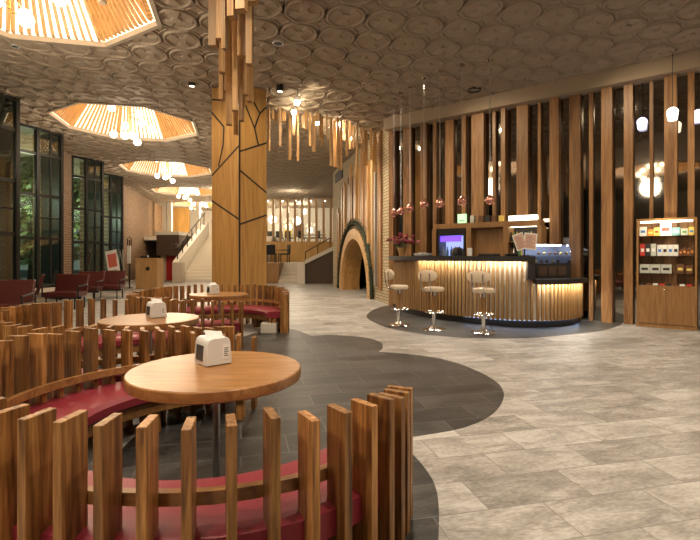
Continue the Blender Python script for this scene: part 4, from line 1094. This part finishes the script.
# general fill light, with small downlight fittings added as its sources
for (x, y, p) in [(3.6, 3.0, 260), (6.5, 4.2, 260), (0.8, 6.5, 260), (3.6, 6.2, 260), (6.2, 7.2, 160), (.6, 10.2, 200), (-1.2, 13.5, 260), (-3.0, 18, 170), (-3.6, 14.5, 130), (-6.0, 22.5, 170), (-2.8, 22.5, 90), (1.2, 1.0, 280), (-1.0, -.2, 260), (-1.6, 3.4, 240), (-3.5, 6.6, 160), (2.5, -1.5, 220), (-3, -1.5, 220), (6, 0, 220)]:
    light('SPOT', 'downlight', (x, y, CEIL-.12), p, size=.12, spot=140, blend=.8)
    bm = bmesh.new(); lathe(bm, [(0, -.03), (.05, -.03), (.065, -.001), (0, -.001)], 14)
    tag(fin('added_downlight', bm, M['rim'], None, True, loc=(x, y, CEIL)), 'small downlight fitting added as a fill light source among the ceiling mouldings', 'downlight', 'added fill downlights')
# lamps inside the coffers (around each chandelier)
for c in OC: light('POINT', 'chandelier_light', (c.x, c.y, CEIL-.75), 190, (1, .82, .60), .35)
for x, y, z, p in ((-6.4, 31, 4.5, 240), (-9.5, 32, 4.5, 220), (-3.5, 32, 4.5, 170), (-3.2, 25.5, 4.4, 60), (-6.8, 24.5, 4.5, 90)): light('POINT', 'far_lamp', (x, y, z), p, (1, .85, .62), .2)
light('POINT', 'cabinet_glow', W3(wall_s(668), .55, 1.85), 9, (1, .82, .55), .05)
def aim(name, loc, tgt, power, ang, col=(1, .80, .52)):
    q = (Vector(tgt)-Vector(loc)).to_track_quat('-Z', 'Y').to_euler()
    return light('SPOT', name, loc, power, col, .06, ang, .7, q)
aim('added_fill_spot', (-1.46, 8.0, CEIL-.2), (-2.1, 9.9, 3.0), 120, 80)  # unseen spots without fittings, added to brighten column, hanging boards and walls
aim('added_fill_spot', (-3.2, 7.9, CEIL-.2), (-2.6, 9.8, 2.8), 120, 80)
aim('added_fill_spot', (-.2, 3.2, CEIL-.15), (-1.4, 5.4, 3.9), 130, 60)
aim('added_fill_spot', (-2.6, 3.6, CEIL-.15), (-1.5, 5.4, 3.9), 70, 60)
aim('added_fill_spot', (-1.6, 13.2, CEIL-.15), (.4, 15.5, 2.6), 110, 90)
aim('added_fill_spot', (-.8, 9.4, CEIL-.15), (-.6, 11.8, 4.1), 60, 80)
for q_ in (3.0, 6.0, 8.5): 
    p_ = W3(q_-.8, 2.2, CEIL-.15); g_ = W3(q_, 0, 2.6); aim('added_fill_spot', p_, g_, 110, 100)
for x, y in ((-10.0, 12.3), (-10.8, 16.0), (-11.6, 19.9)): light('POINT', 'added_garden_fill', (x, y-.3, 3.0), 190, (.95, 1, .78), .3)  # unseen lights added outside so the foliage glows green through the glass

# ------------------------------------------------------------------ world and colour management
w = bpy.data.worlds.new('dusk'); SC.world = w; w.use_nodes = True
w.node_tree.nodes['Background'].inputs[0].default_value = (.36, .42, .37, 1); w.node_tree.nodes['Background'].inputs[1].default_value = .55
vs = SC.view_settings; vs.view_transform = 'Standard'; vs.look = 'None'; vs.gamma = 1; vs.use_curve_mapping = False; vs.exposure = 0.0
SC.cycles.use_denoising = True
SC.cycles.max_bounces = 8; SC.cycles.diffuse_bounces = 4; SC.cycles.glossy_bounces = 4; SC.cycles.transparent_max_bounces = 12
SC.cycles.sample_clamp_indirect = 6; SC.cycles.caustics_reflective = False; SC.cycles.caustics_refractive = False
